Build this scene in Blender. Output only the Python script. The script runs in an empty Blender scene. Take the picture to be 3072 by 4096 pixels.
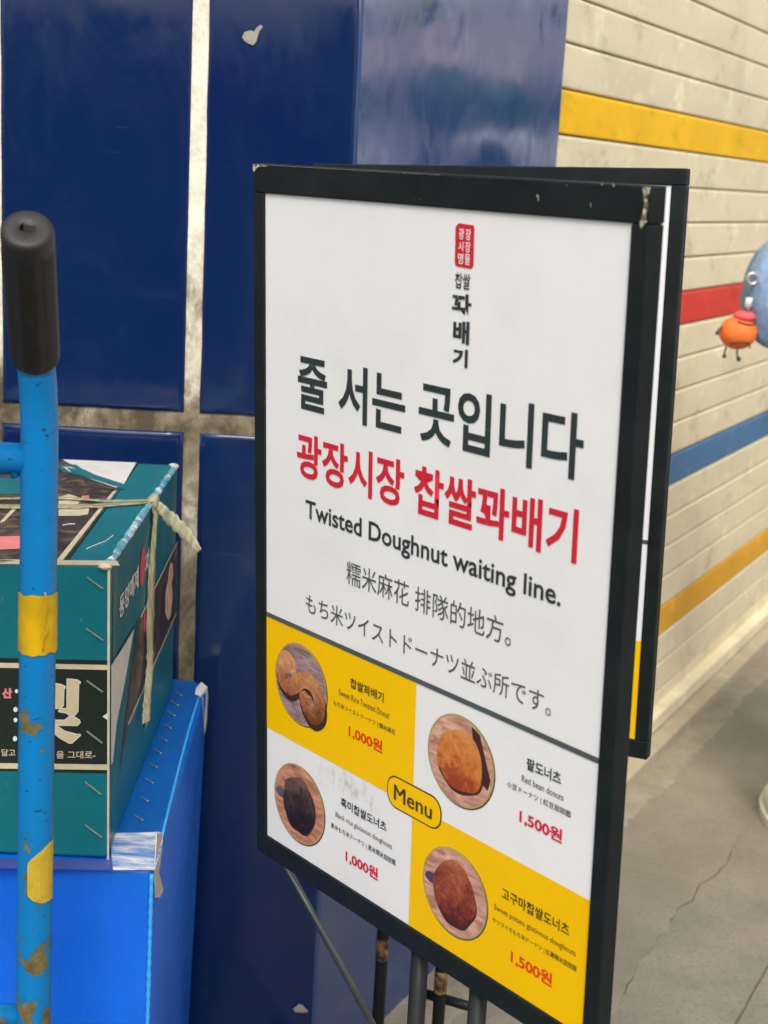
import bpy, bmesh, math, random
from mathutils import Vector, Matrix, noise
random.seed(7)
rad = math.radians
SC = bpy.context.scene
COL = SC.collection

# ---------------------------------------------------------------- camera
FPX = 5800.0                      # focal length in photograph pixels (3072 x 4096)
PITCH, ROLL, EYE = rad(13.0), rad(3.1), 1.674
fw = Vector((0, math.cos(PITCH), -math.sin(PITCH)))
r0 = Vector((1, 0, 0)); u0 = Vector((0, math.sin(PITCH), math.cos(PITCH)))
RT = math.cos(ROLL) * r0 + math.sin(ROLL) * u0
UP = -math.sin(ROLL) * r0 + math.cos(ROLL) * u0
CAM = Vector((0, 0, EYE))
cd = bpy.data.cameras.new('camera'); cam = bpy.data.objects.new('camera', cd); COL.objects.link(cam)
cam.matrix_world = Matrix((( RT.x, UP.x, -fw.x, CAM.x), (RT.y, UP.y, -fw.y, CAM.y), (RT.z, UP.z, -fw.z, CAM.z), (0, 0, 0, 1)))
cd.sensor_fit = 'VERTICAL'; cd.sensor_height = 36.0; cd.lens = FPX / 4096 * 36.0
cd.clip_start = 0.05; cd.clip_end = 300
cd.dof.use_dof = True; cd.dof.focus_distance = 1.8; cd.dof.aperture_fstop = 7.2
SC.camera = cam

# ---------------------------------------------------------------- world, sun, exposure
SUN_EL, SUN_AZ = rad(48), rad(178)          # azimuth measured clockwise from +Y
w = bpy.data.worlds.new('World'); SC.world = w; w.use_nodes = True
nt = w.node_tree; bg = nt.nodes['Background']
sky = nt.nodes.new('ShaderNodeTexSky'); sky.sky_type = 'NISHITA'; sky.sun_disc = False
sky.sun_elevation = SUN_EL; sky.sun_rotation = SUN_AZ
sky.air_density = 1.0; sky.dust_density = 4.0; sky.ozone_density = 1.0
hs = nt.nodes.new('ShaderNodeHueSaturation'); hs.inputs['Saturation'].default_value = 0.22
nt.links.new(sky.outputs[0], hs.inputs['Color']); nt.links.new(hs.outputs[0], bg.inputs[0])
bg.inputs[1].default_value = 0.15
sd = bpy.data.lights.new('sun', 'SUN'); sd.energy = 1.3; sd.angle = rad(22); sd.color = (1.0, 0.95, 0.88)
sun = bpy.data.objects.new('sun', sd); COL.objects.link(sun)
sdir = Vector((math.sin(SUN_AZ) * math.cos(SUN_EL), math.cos(SUN_AZ) * math.cos(SUN_EL), math.sin(SUN_EL)))
sun.rotation_euler = sdir.to_track_quat('Z', 'Y').to_euler()
sun.location = (0, 0, 8)
vs = SC.view_settings
vs.view_transform = 'Standard'; vs.look = 'None'; vs.gamma = 1.0; vs.use_curve_mapping = False
vs.exposure = 0.50
SC.render.engine = 'CYCLES'

# ---------------------------------------------------------------- helpers
def ray(x, y): return (x - 1536) * RT - (y - 2048) * UP + FPX * fw
def hit(x, y, p0, n):
    r = ray(x, y); return CAM + r * ((p0 - CAM).dot(n) / r.dot(n))
def hity(x, y, Y): return hit(x, y, Vector((0, Y, 0)), Vector((0, 1, 0)))
def hitz(x, y, z=0): return hit(x, y, Vector((0, 0, z)), Vector((0, 0, 1)))

def tag(o, label=None, cat=None, group=None, kind=None):
    if label: o['label'] = label
    if cat: o['category'] = cat
    if group: o['group'] = group
    if kind: o['kind'] = kind
    return o

def empty(name, loc=(0, 0, 0), rot=None):
    o = bpy.data.objects.new(name, None); COL.objects.link(o); o.empty_display_size = 0.05
    o.location = loc
    if rot is not None: o.rotation_euler = rot
    return o

def link(name, me, mat=None, parent=None, smooth=False, inv=None):
    """link mesh me as an object; verts are in world space when inv (a world->parent matrix) is given"""
    if inv is not None: me.transform(inv)
    if mat is not None and not me.materials: me.materials.append(mat)
    if smooth:
        for p in me.polygons: p.use_smooth = True
    o = bpy.data.objects.new(name, me); COL.objects.link(o)
    if parent is not None: o.parent = parent
    return o

def bm_mesh(bm, name='mesh'):
    me = bpy.data.meshes.new(name); bm.normal_update(); bm.to_mesh(me); bm.free(); return me

def box_me(x0, x1, y0, y1, z0, z1, bev=0.0, seg=2):
    bm = bmesh.new()
    bmesh.ops.create_cube(bm, size=1)
    for v in bm.verts:
        v.co = Vector((x0 if v.co.x < 0 else x1, y0 if v.co.y < 0 else y1, z0 if v.co.z < 0 else z1))
    if bev: bmesh.ops.bevel(bm, geom=list(bm.edges), offset=bev, segments=seg, profile=0.5, affect='EDGES')
    return bm_mesh(bm)

def poly_me(pts, faces=None):
    me = bpy.data.meshes.new('mesh'); me.from_pydata([tuple(p) for p in pts], [], faces or [list(range(len(pts)))]); me.update(); return me

def tube_me(path, radii, seg=20, cap=True):
    bm = bmesh.new(); rings = []
    n = len(path)
    if not hasattr(radii, '__len__'): radii = [radii] * n
    prev = None
    for i, p in enumerate(path):
        p = Vector(p)
        t = (Vector(path[min(i + 1, n - 1)]) - Vector(path[max(i - 1, 0)])).normalized()
        if prev is None:
            a = t.orthogonal().normalized()
        else:
            a = (prev - t * prev.dot(t)).normalized()
        prev = a; b = t.cross(a)
        rings.append([bm.verts.new(p + radii[i] * (math.cos(k * 2 * math.pi / seg) * a + math.sin(k * 2 * math.pi / seg) * b)) for k in range(seg)])
    for i in range(n - 1):
        for k in range(seg):
            bm.faces.new((rings[i][k], rings[i][(k + 1) % seg], rings[i + 1][(k + 1) % seg], rings[i + 1][k]))
    if cap:
        bm.faces.new(list(reversed(rings[0]))); bm.faces.new(rings[-1])
    bmesh.ops.recalc_face_normals(bm, faces=list(bm.faces))
    return bm_mesh(bm)

def smooth_path(pts, k=6):
    out = []
    P = [Vector(p) for p in pts]
    for i in range(len(P) - 1):
        a = P[max(i - 1, 0)]; b = P[i]; c = P[i + 1]; d = P[min(i + 2, len(P) - 1)]
        for j in range(k):
            t = j / k
            out.append(0.5 * ((2 * b) + (c - a) * t + (2 * a - 5 * b + 4 * c - d) * t * t + (3 * b - a - 3 * c + d) * t ** 3))
    out.append(P[-1]); return out

# ---------------------------------------------------------------- materials
def C(r, g, b): return (r, g, b, 1)
def srgb(r, g, b):
    f = lambda v: (v / 255 / 12.92) if v / 255 <= 0.04045 else ((v / 255 + 0.055) / 1.055) ** 2.4
    return (f(r), f(g), f(b), 1)

class M:
    def __init__(s, name, rough=0.5, metal=0.0, spec=0.5, coat=0.0, coord='Object'):
        s.m = bpy.data.materials.new(name); s.m.use_nodes = True
        s.nt = s.m.node_tree; s.b = s.nt.nodes['Principled BSDF']
        s.b.inputs['Roughness'].default_value = rough; s.b.inputs['Metallic'].default_value = metal
        s.b.inputs['Specular IOR Level'].default_value = spec; s.b.inputs['Coat Weight'].default_value = coat
        s.tc = s.nt.nodes.new('ShaderNodeTexCoord')
        s.co = s.nt.nodes.new('ShaderNodeNewGeometry').outputs['Position'] if coord == 'Position' else s.tc.outputs[coord]
    def n(s, t, **kw):
        nd = s.nt.nodes.new(t)
        for k, v in kw.items(): setattr(nd, k, v)
        return nd
    def l(s, a, b): s.nt.links.new(a, b)
    def map(s, scale, loc=(0, 0, 0), rot=(0, 0, 0)):
        m = s.n('ShaderNodeMapping'); m.inputs['Scale'].default_value = scale; m.inputs['Location'].default_value = loc
        m.inputs['Rotation'].default_value = rot
        s.l(s.co, m.inputs['Vector']); return m.outputs[0]
    def noise(s, scale=5, detail=6, rough=0.6, vec=None, dist=0.0):
        nd = s.n('ShaderNodeTexNoise'); nd.inputs['Scale'].default_value = scale; nd.inputs['Detail'].default_value = detail
        nd.inputs['Roughness'].default_value = rough; nd.inputs['Distortion'].default_value = dist
        s.l(vec if vec is not None else s.co, nd.inputs['Vector']); return nd.outputs['Fac']
    def ramp(s, fac, stops):
        r = s.n('ShaderNodeValToRGB'); e = r.color_ramp.elements
        while len(e) < len(stops): e.new(0.5)
        for i, (p, c) in enumerate(stops):
            e[i].position = p; e[i].color = c if hasattr(c, '__len__') else (c, c, c, 1)
        s.l(fac, r.inputs[0]); return r.outputs[0]
    def mix(s, fac, a, b, mode='MIX'):
        m = s.n('ShaderNodeMix', data_type='RGBA', blend_type=mode)
        for v, k in ((fac, 0), (a, 6), (b, 7)):
            if hasattr(v, 'links') or hasattr(v, 'is_output'): s.l(v, m.inputs[k])
            else: m.inputs[k].default_value = v
        return m.outputs[2]
    def math(s, op, a, b=0.0):
        m = s.n('ShaderNodeMath', operation=op)
        for i, v in enumerate((a, b)):
            if hasattr(v, 'is_output'): s.l(v, m.inputs[i])
            else: m.inputs[i].default_value = v
        return m.outputs[0]
    def color(s, c):
        if hasattr(c, 'is_output'): s.l(c, s.b.inputs['Base Color'])
        else: s.b.inputs['Base Color'].default_value = c
        return s
    def rough(s, f):
        s.l(f, s.b.inputs['Roughness']); return s
    def bump(s, h, strength=0.3, dist=0.01):
        b = s.n('ShaderNodeBump'); b.inputs['Strength'].default_value = strength; b.inputs['Distance'].default_value = dist
        s.l(h, b.inputs['Height']); s.l(b.outputs[0], s.b.inputs['Normal']); return s

def plain(name, c, rough=0.5, var=0.12, scale=12, spec=0.5, metal=0.0, bump=0.0):
    m = M(name, rough, metal, spec)
    nz = m.noise(scale, 5)
    d = tuple(v * (1 - var) for v in c[:3]) + (1,); e = tuple(min(1, v * (1 + var)) for v in c[:3]) + (1,)
    m.color(m.ramp(nz, [(0.3, d), (0.7, e)]))
    if bump: m.bump(m.noise(scale * 6, 4), bump, 0.002)
    return m.m

# glazed tile
def tile_mat(name, base, wob, rough):
    m = M(name, rough, 0, 0.5, coord='Position')
    big = m.noise(2.2, 4, 0.55, dist=0.6)
    m.color(m.ramp(big, [(0.3, base), (0.7, (base[0] * 1.1, base[1] * 1.5, base[2] * 0.95, 1))]))
    sme = m.ramp(m.noise(5, 8, 0.75, m.map((1, 1, 0.5)), 1.2), [(0.40, 0.0), (0.75, 1.0)])
    m.rough(m.math('ADD', rough, m.math('MULTIPLY', sme, 0.16)))
    # dust film, a few scuffs
    dust = m.ramp(m.noise(3.2, 8, 0.7, m.map((1.5, 1.5, .6), (2, 5, 1)), 0.8), [(0.50, 0.0), (0.85, 0.035)])
    scr = m.ramp(m.noise(34, 3, 0.4, m.map((0.5, 0.5, 6), rot=(0, 0.5, 0)), 0.3), [(0.76, 0.0), (0.775, 0.05)])
    c0 = m.b.inputs['Base Color'].links[0].from_socket
    m.color(m.mix(m.math('ADD', dust, scr), c0, (0.35, 0.36, 0.36, 1)))
    m.bump(m.noise(4.5, 2, 0.4), wob, 0.02)
    return m.m
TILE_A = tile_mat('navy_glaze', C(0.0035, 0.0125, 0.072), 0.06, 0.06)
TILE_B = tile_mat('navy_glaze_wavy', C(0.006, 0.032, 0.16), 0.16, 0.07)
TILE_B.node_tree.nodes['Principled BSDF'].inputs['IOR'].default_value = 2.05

def grout_mat():
    m = M('dirty_grout', 0.9, 0, 0.2)
    streak = m.noise(11, 9, 0.7, m.map((1.0, 1.0, 0.7)), 0.4)
    fine = m.noise(120, 6, 0.7)
    sep = m.n('ShaderNodeSeparateXYZ'); m.l(m.tc.outputs['Object'], sep.inputs[0])
    # grime builds up in the joints below reach height
    g = m.n('ShaderNodeMapRange'); g.inputs[1].default_value = 1.62; g.inputs[2].default_value = 1.24
    g.inputs[3].default_value = 0.0; g.inputs[4].default_value = 0.34; m.l(sep.outputs[2], g.inputs[0])
    # soot that has settled along the horizontal joint
    dz = m.math('ABSOLUTE', m.math('SUBTRACT', sep.outputs[2], 1.262))
    f = m.math('ADD', m.math('ADD', streak, g.outputs[0]), m.ramp(dz, [(0.016, 0.09), (0.05, 0.0)]))
    base = m.ramp(f, [(0.50, srgb(236, 230, 210)), (0.66, srgb(206, 198, 176)), (0.78, srgb(140, 128, 106)), (0.92, srgb(84, 74, 58))])
    m.color(m.mix(m.ramp(fine, [(0.35, 0.25), (0.6, 0.0)]), base, srgb(80, 72, 60)))
    m.bump(fine, 0.5, 0.002); return m.m
GROUT = grout_mat()
CEMENT = plain('bare_cement', srgb(150, 145, 132), 0.9, 0.2, 60, 0.2, bump=0.4)

def slat_mat(name, c, dirt=0.35):
    m = M(name, 0.5, 0, 0.2, coord='Position')
    st = m.noise(3.0, 7, 0.65, m.map((0.4, 0.4, 1.2)))
    sp = m.noise(13, 6, 0.6, m.map((0.7, 0.7, 1.0)))
    dk = tuple(v * 0.55 for v in c[:3]) + (1,)
    a = m.mix(m.ramp(st, [(0.45, 0.0), (0.8, dirt * 0.8)]), c, dk)
    lt = tuple(min(1, v * 1.3 + 0.03) for v in c[:3]) + (1,)
    a = m.mix(m.ramp(sp, [(0.58, 0.0), (0.68, 0.6)]), a, lt)
    sm2 = m.ramp(m.noise(2.1, 5, 0.6, m.map((1, 1, 1.3), (7, 3, 5)), 0.5), [(0.50, 0.0), (0.78, 0.55)])
    a = m.mix(sm2, a, tuple(v * 0.6 for v in c[:3]) + (1,))
    a = m.mix(m.ramp(m.noise(7, 8, 0.75, m.map((0.7, 0.7, 1.3), (3, 1, 2))), [(0.56, 0.0), (0.68, 0.5)]), a, tuple(v * 0.42 + 0.01 for v in c[:3]) + (1,))
    m.color(a)
    m.bump(m.noise(5, 3), 0.06, 0.02); return m.m
BEIGE = slat_mat('beige_shutter_paint', srgb(230, 217, 182))
YEL1 = slat_mat('yellow_shutter_paint', C(0.97, 0.55, 0.0), 0.1)
RED1 = slat_mat('red_shutter_paint', C(0.70, 0.045, 0.025), 0.15)
BLU1 = slat_mat('blue_shutter_paint', C(0.075, 0.19, 0.36), 0.25)
YEL2 = slat_mat('amber_shutter_paint', C(0.78, 0.40, 0.03), 0.2)

def concrete(name, a, b, sc=3.0, bmp=0.35):
    m = M(name, 0.88, 0, 0.3)
    n1 = m.noise(sc, 9, 0.68, dist=0.3); n2 = m.noise(90, 6, 0.7); n3 = m.noise(0.9, 3)
    base = m.ramp(n1, [(0.3, a), (0.7, b)])
    base = m.mix(m.ramp(n3, [(0.42, 0.0), (0.62, 0.45)]), base, tuple(v * 0.7 for v in a[:3]) + (1,))
    base = m.mix(m.ramp(n2, [(0.33, 0.5), (0.48, 0.0)]), base, tuple(v * 0.55 for v in a[:3]) + (1,))
    base = m.mix(m.ramp(m.noise(160, 3, 0.6), [(0.62, 0.0), (0.72, 0.5)]), base, tuple(min(1, v * 1.5) for v in b[:3]) + (1,))
    sc_ = m.noise(11, 10, 0.8, dist=1.5)
    base = m.mix(m.ramp(sc_, [(0.60, 0.0), (0.66, 0.4), (0.72, 0.1)]), base, tuple(v * 0.6 for v in a[:3]) + (1,))
    m.color(base); m.bump(m.math('ADD', n2, m.math('MULTIPLY', n1, 1.5)), bmp, 0.004); return m.m
PAVE = concrete('worn_paving', srgb(120, 114, 100), srgb(151, 143, 126), 2.2, 0.5)
PAVE2 = concrete('worn_paving_grey', srgb(115, 110, 97), srgb(147, 139, 123), 3.0, 0.5)
SOIL = concrete('joint_dirt', srgb(98, 91, 76), srgb(122, 114, 96), 12.0)
MORTAR = concrete('rough_mortar', srgb(132, 124, 107), srgb(164, 154, 133), 14.0, 0.9)

def black_paint(name, base=C(0.007, 0.010, 0.010)):
    m = M(name, 0.5, 0, 0.22)
    n1 = m.noise(220, 5, 0.75); n2 = m.noise(18, 4)
    a = m.mix(m.ramp(n1, [(0.70, 0.0), (0.76, 0.55)]), m.ramp(n2, [(0.35, base), (0.7, tuple(v * 1.7 for v in base[:3]) + (1,))]), srgb(120, 118, 105))
    m.color(a); m.rough(m.ramp(m.noise(30, 5), [(0.3, 0.40), (0.7, 0.6)])); m.bump(m.noise(60, 3), 0.05, 0.002); return m.m
BLACK = black_paint('chipped_black_paint')
BLACK2 = black_paint('black_leg_paint', C(0.010, 0.011, 0.011))
def rusty():
    m = M('rusty_tube_end', 0.75, 0, 0.3)
    m.color(m.ramp(m.noise(60, 6, 0.7), [(0.38, C(0.02, 0.018, 0.015)), (0.5, srgb(110, 84, 48)), (0.62, srgb(160, 118, 60)), (0.75, srgb(150, 150, 140))])); m.bump(m.noise(80, 4), 0.4, 0.002); return m.m
RUST = rusty()
STEEL = plain('dull_steel_rod', srgb(92, 98, 92), 0.32, 0.2, 30, metal=0.75)
def chipm():
    m = M('flaked_paint', 0.6, 0, 0.3)
    m.color(m.ramp(m.noise(170, 7, 0.7), [(0.40, C(0.02, 0.02, 0.02)), (0.50, srgb(120, 112, 94)), (0.62, srgb(205, 198, 180))])); m.bump(m.noise(200, 5), 0.8, 0.003); return m.m
CHIP = chipm()

def poster_white():
    m = M('poster_white_print', 0.38, 0, 0.4)
    base = m.ramp(m.noise(3, 4), [(0.35, C(0.78, 0.775, 0.765)), (0.7, C(0.82, 0.815, 0.80))])
    # wiped grey smear beside the black rice doughnut
    mp = m.map((1 / 0.085, 1, 1 / 0.030), (-0.165 / 0.085, 0, 0.683 / 0.030))
    ln = m.n('ShaderNodeVectorMath', operation='LENGTH'); m.l(mp, ln.inputs[0])
    msk = m.ramp(ln.outputs['Value'], [(0.2, 1.0), (1.0, 0.0)])
    sm = m.math('MULTIPLY', m.ramp(m.noise(38, 7, 0.7, m.map((1.6, 1, 0.8))), [(0.50, 0.0), (0.66, 0.55)]), msk)
    base = m.mix(sm, base, srgb(120, 124, 120))
    base = m.mix(m.ramp(m.noise(75, 4, 0.6), [(0.70, 0.0), (0.76, 0.35)]), base, srgb(150, 148, 140))
    base = m.mix(m.ramp(m.noise(9, 6, 0.6, m.map((1, 1, 1), (4, 2, 1))), [(0.52, 0.0), (0.8, 0.16)]), base, srgb(170, 166, 152))
    m.color(base); return m.m
PWHITE = poster_white()
PYEL = plain('poster_yellow_print', C(0.88, 0.51, 0.0), 0.42, 0.03, 6, spec=0.12)
PDARK = plain('poster_dark_ink', C(0.022, 0.036, 0.036), 0.4, 0.1, 20)
PGREY = plain('poster_grey_ink', C(0.075, 0.085, 0.085), 0.4, 0.1, 20)
PRED = plain('poster_red_ink', C(0.60, 0.012, 0.032), 0.4, 0.05, 20)
PORED = plain('poster_orange_red_ink', C(0.68, 0.045, 0.0), 0.4, 0.05, 20)
POLIVE = plain('poster_olive_ink', C(0.045, 0.045, 0.005), 0.4, 0.1, 20)

def wood_print(name, a, b, rot):
    m = M(name, 0.4)
    nz = m.noise(9, 5, 0.6, m.map((3, 1, 14), rot=(0, rot, 0)), 0.8)
    m.color(m.ramp(nz, [(0.3, a), (0.55, b), (0.72, tuple(min(1, v * 1.35) for v in b[:3]) + (1,))])); return m.m
def dough_print(name, dark, mid, light):
    m = M(name, 0.4)
    nz = m.noise(95, 9, 0.85, dist=0.9); big = m.noise(30, 4)
    g = m.n('ShaderNodeSeparateXYZ'); m.l(m.tc.outputs['Generated'], g.inputs[0])
    f = m.math('ADD', m.math('MULTIPLY', nz, 0.85), m.math('MULTIPLY', g.outputs[2], 0.30))
    f = m.math('ADD', f, m.math('MULTIPLY', m.math('SUBTRACT', big, 0.5), 0.5))
    m.color(m.ramp(f, [(0.44, dark), (0.58, mid), (0.76, light)])); return m.m

def lacquer(name, base, chip, lo=0.60, metal=0.0, low_z=0.7, hi_z=1.35):
    m = M(name, 0.36, 0, 0.32)
    n1 = m.noise(34, 7, 0.55, m.map((1, 1, 0.8)))
    sep = m.n('ShaderNodeSeparateXYZ'); m.l(m.co, sep.inputs[0])
    g = m.n('ShaderNodeMapRange'); g.inputs[1].default_value = hi_z; g.inputs[2].default_value = low_z
    g.inputs[3].default_value = -0.03; g.inputs[4].default_value = 0.13; m.l(sep.outputs[2], g.inputs[0])
    f = m.math('ADD', n1, g.outputs[0])
    dirt = m.noise(9, 6, 0.6)
    body = m.mix(m.ramp(dirt, [(0.45, 0.0), (0.8, 0.45)]), base, tuple(v * 0.55 + 0.01 for v in base[:3]) + (1,))
    rustc = m.ramp(m.noise(90, 5), [(0.35, chip), (0.65, tuple(v * 0.5 for v in chip[:3]) + (1,))])
    msk = m.ramp(f, [(lo, 0.0), (lo + 0.012, 1.0)])
    scr = m.ramp(m.noise(26, 4, 0.5, m.map((2.5, 2.5, 5), rot=(0.4, 0.2, 0)), 0.6), [(0.67, 0.0), (0.69, 0.75)])
    spk = m.ramp(m.noise(150, 4, 0.6), [(0.70, 0.0), (0.73, 0.7)])
    body = m.mix(m.math('MAXIMUM', scr, spk), body, srgb(22, 44, 62))
    halo = m.ramp(f, [(lo - 0.05, 0.0), (lo, 0.5)])
    body = m.mix(halo, body, srgb(30, 92, 104))
    m.color(m.mix(msk, body, rustc)); m.rough(m.ramp(msk, [(0, 0.34), (1, 0.8)]))
    m.bump(m.math('SUBTRACT', 1.0, msk), 0.25, 0.001); return m.m
CYAN = lacquer('cyan_lacquer', C(0.0, 0.16, 0.42), srgb(112, 100, 62), 0.655, low_z=0.72, hi_z=1.25)
RUBBER = plain('black_rubber', C(0.018, 0.017, 0.015), 0.55, 0.25, 40, bump=0.1)
def tape_mat(name, a, b):
    m = M(name, 0.3, 0, 0.5)
    m.color(m.ramp(m.noise(16, 4, 0.5, m.map((1, 1, 0.4)), 1.2), [(0.35, a), (0.65, b)])); m.bump(m.noise(30, 3, 0.5, m.map((1, 1, 0.3))), 0.3, 0.003); return m.m
YTAPE = tape_mat('old_yellow_tape', srgb(160, 132, 14), srgb(198, 156, 6))
STICK = plain('mustard_sticker', srgb(178, 150, 40), 0.6, 0.2, 50)

def carton(name, c, wear=0.3):
    m = M(name, 0.35, 0, 0.45)
    a = m.mix(m.ramp(m.noise(9, 6, 0.65, m.map((1, 1, 0.35))), [(0.4, 0.0), (0.75, 0.5)]), c, tuple(v * 0.6 + 0.004 for v in c[:3]) + (1,))
    a = m.mix(m.ramp(m.noise(48, 8, 0.75, m.map((1, 1, 0.6))), [(0.655, 0.0), (0.70, wear)]), a, srgb(190, 200, 190))
    m.color(a); m.bump(m.noise(9, 5, 0.55), 0.35, 0.012); return m.m
TEAL = carton('teal_carton_print', C(0.0, 0.135, 0.165))
CBLACK = carton('black_carton_print', C(0.010, 0.017, 0.014), 0.12)
CCREAM = plain('cream_carton_print', srgb(188, 176, 148), 0.5, 0.12, 60)
CWHITE = plain('white_carton_print', srgb(205, 203, 196), 0.45, 0.08, 30)
CGOLD = plain('gold_glyph_print', srgb(190, 176, 140), 0.45, 0.08, 20)
CPINK = plain('pink_carton_print', srgb(208, 120, 116), 0.5, 0.1, 30)
CROSE = plain('rose_carton_print', srgb(200, 60, 90), 0.5, 0.1, 30)
def photo_print():
    m = M('dark_food_photo_print', 0.35)
    m.color(m.ramp(m.noise(24, 6, 0.7, m.map((1, 1, 1.0)), 1.5), [(0.35, srgb(28, 24, 24)), (0.52, srgb(60, 50, 44)), (0.66, srgb(120, 92, 66)), (0.8, srgb(170, 150, 110))])); return m.m
CPHOTO = photo_print()
def worn():
    m = M('worn_carton_edge', 0.5)
    m.color(m.ramp(m.noise(42, 8, 0.75), [(0.36, C(0.01, 0.20, 0.28)), (0.50, srgb(95, 150, 168)), (0.62, srgb(226, 222, 208))])); m.bump(m.noise(60, 5), 0.4, 0.003); return m.m
WORN = worn()
STAPLE = plain('zinc_staple', srgb(128, 138, 134), 0.35, 0.15, 50, metal=0.4)
def twine_mat():
    m = M('raffia_tape', 0.4)
    m.color(m.ramp(m.noise(30, 6, 0.6, m.map((6, 6, 0.4))), [(0.3, srgb(128, 122, 86)), (0.7, srgb(206, 202, 166))]))
    m.b.inputs['Alpha'].default_value = 0.6; m.bump(m.noise(50, 4, 0.6, m.map((5, 5, 0.4))), 0.5, 0.003); return m.m
TWINE = twine_mat()
def blueplastic():
    m = M('blue_polypropylene', 0.38, 0, 0.45)
    m.color(m.ramp(m.noise(3.5, 5), [(0.3, C(0.0, 0.090, 0.52)), (0.7, C(0.0, 0.135, 0.70))]))
    m.b.inputs['Subsurface Weight'].default_value = 0.5; m.b.inputs['Subsurface Radius'].default_value = (0.05, 0.12, 0.3); m.b.inputs['Subsurface Scale'].default_value = 0.6
    m.rough(m.ramp(m.noise(8, 7, 0.7), [(0.35, 0.28), (0.7, 0.5)]))
    wv = m.n('ShaderNodeTexWave'); wv.inputs['Scale'].default_value = 70; wv.inputs['Distortion'].default_value = 0.3; m.l(m.co, wv.inputs['Vector'])
    m.bump(m.math('ADD', m.noise(4, 4), m.math('MULTIPLY', wv.outputs['Fac'], 0.02)), 0.35, 0.015); return m.m
BPLAS = blueplastic()
BEDGE = plain('sky_blue_weld', C(0.04, 0.36, 0.80), 0.4, 0.25, 160, bump=0.5)
def cleartape():
    m = M('milky_packing_tape', 0.3)
    m.color(m.ramp(m.noise(20, 7, 0.7, m.map((0.6, 3, 3))), [(0.36, srgb(60, 110, 190)), (0.5, srgb(140, 160, 195)), (0.64, srgb(226, 222, 215))])); m.bump(m.noise(26, 6, 0.7, m.map((0.4, 3, 3))), 0.6, 0.004); return m.m
CTAPE = cleartape()
SKIN = plain('skin', srgb(206, 150, 122), 0.5, 0.08, 20)
HAIR = plain('dark_hair', C(0.012, 0.009, 0.008), 0.45, 0.3, 60)
EYEW = plain('eye_white', C(0.7, 0.7, 0.68), 0.3, 0.05, 10)
LIPS = plain('lips', srgb(170, 92, 84), 0.45, 0.08, 20)
def denim_mat():
    m = M('washed_denim', 0.8, 0, 0.2)
    m.color(m.ramp(m.noise(12, 8, 0.7, dist=0.5), [(0.3, srgb(112, 142, 180)), (0.55, srgb(150, 180, 214)), (0.75, srgb(186, 206, 228))]))
    m.bump(m.math('ADD', m.noise(400, 3), m.math('MULTIPLY', m.noise(26, 5, 0.6, m.map((1, 1, .6)), 1.0), 4.0)), 0.8, 0.008); return m.m
DENIM = denim_mat()
SHOE = plain('white_trainer', srgb(228, 230, 222), 0.5, 0.08, 20)
SOLE = plain('pale_rubber_sole', srgb(205, 205, 194), 0.6, 0.1, 20)
ORANGE = plain('orange_plush', C(0.85, 0.17, 0.025), 0.7, 0.12, 30, bump=0.3)
PINK = plain('pink_felt', C(0.82, 0.10, 0.12), 0.7, 0.15, 30)
CORD = plain('dark_cord', C(0.03, 0.035, 0.03), 0.7, 0.2, 60)
BRASS = plain('nickel_ring', srgb(190, 190, 184), 0.3, 0.1, 40, metal=0.7)

# ---------------------------------------------------------------- large structure
AZ = rad(27.83)
D = Vector((math.sin(AZ), math.cos(AZ), 0)); N = Vector((D.y, -D.x, 0))
K = Vector((-0.0802, 2.376, 0)); YW = K.y
def tp(t, o, z): return K + D * t + N * o + Vector((0, 0, z))   # point along the shop front

tag(link('ground', poly_me([(-60, -60, -0.006), (60, -60, -0.006), (60, 60, -0.006), (-60, 60, -0.006)]), SOIL), kind='structure')

# pavement: slabs with ragged joints, butted along the shop front
def wob(t, o, amp, s=0): return amp * (noise.noise(Vector((t * 3.1, o * 9 + s, 1.7))) + 0.7 * noise.noise(Vector((t * 13, o * 5 + s, 4.2))) + 0.45 * noise.noise(Vector((t * 45, o + s, 8.2))))
pav = tag(empty('pavement'), kind='structure')
def slab(t0, t1, oa, ob, aa, ab, mat, z):
    n = max(2, int((t1 - t0) / 0.03)) if max(aa, ab) > 0.0005 else 2
    bm = bmesh.new(); A = []; B = []
    for i in range(n + 1):
        t = t0 + (t1 - t0) * i / n
        a = oa + 2.2 * wob(t, 0.5, aa) + wob(t, 7 + oa, aa * 0.6); b = ob + 2.2 * wob(t, 0.5, ab) + wob(t, ob, ab * 0.6, 5)
        A.append(tp(t, a, z)); B.append(tp(t, b, z))
    top = [bm.verts.new(p) for p in A] ; bot = [bm.verts.new(p) for p in B]
    lowa = [bm.verts.new(p - Vector((0, 0, 0.012))) for p in A]; lowb = [bm.verts.new(p - Vector((0, 0, 0.012))) for p in B]
    for i in range(n):
        bm.faces.new((top[i], bot[i], bot[i + 1], top[i + 1]))
        bm.faces.new((lowa[i], top[i], top[i + 1], lowa[i + 1])); bm.faces.new((bot[i], lowb[i], lowb[i + 1], bot[i + 1]))
    bm.faces.new((lowa[0], lowb[0], bot[0], top[0])); bm.faces.new((lowa[-1], top[-1], bot[-1], lowb[-1]))
    bmesh.ops.recalc_face_normals(bm, faces=list(bm.faces))
    link('slab', bm_mesh(bm), mat, pav)
rows = [(0.070, 0.3775, 0.0, 0.010), (0.3785, 0.611, 0.010, 0.0012), (0.616, 1.21, 0.0012, 0.0012), (1.215, 1.81, 0.0012, 0.0012), (1.815, 2.6, .0012, .0012), (2.605, 3.6, 0, 0)]
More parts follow.
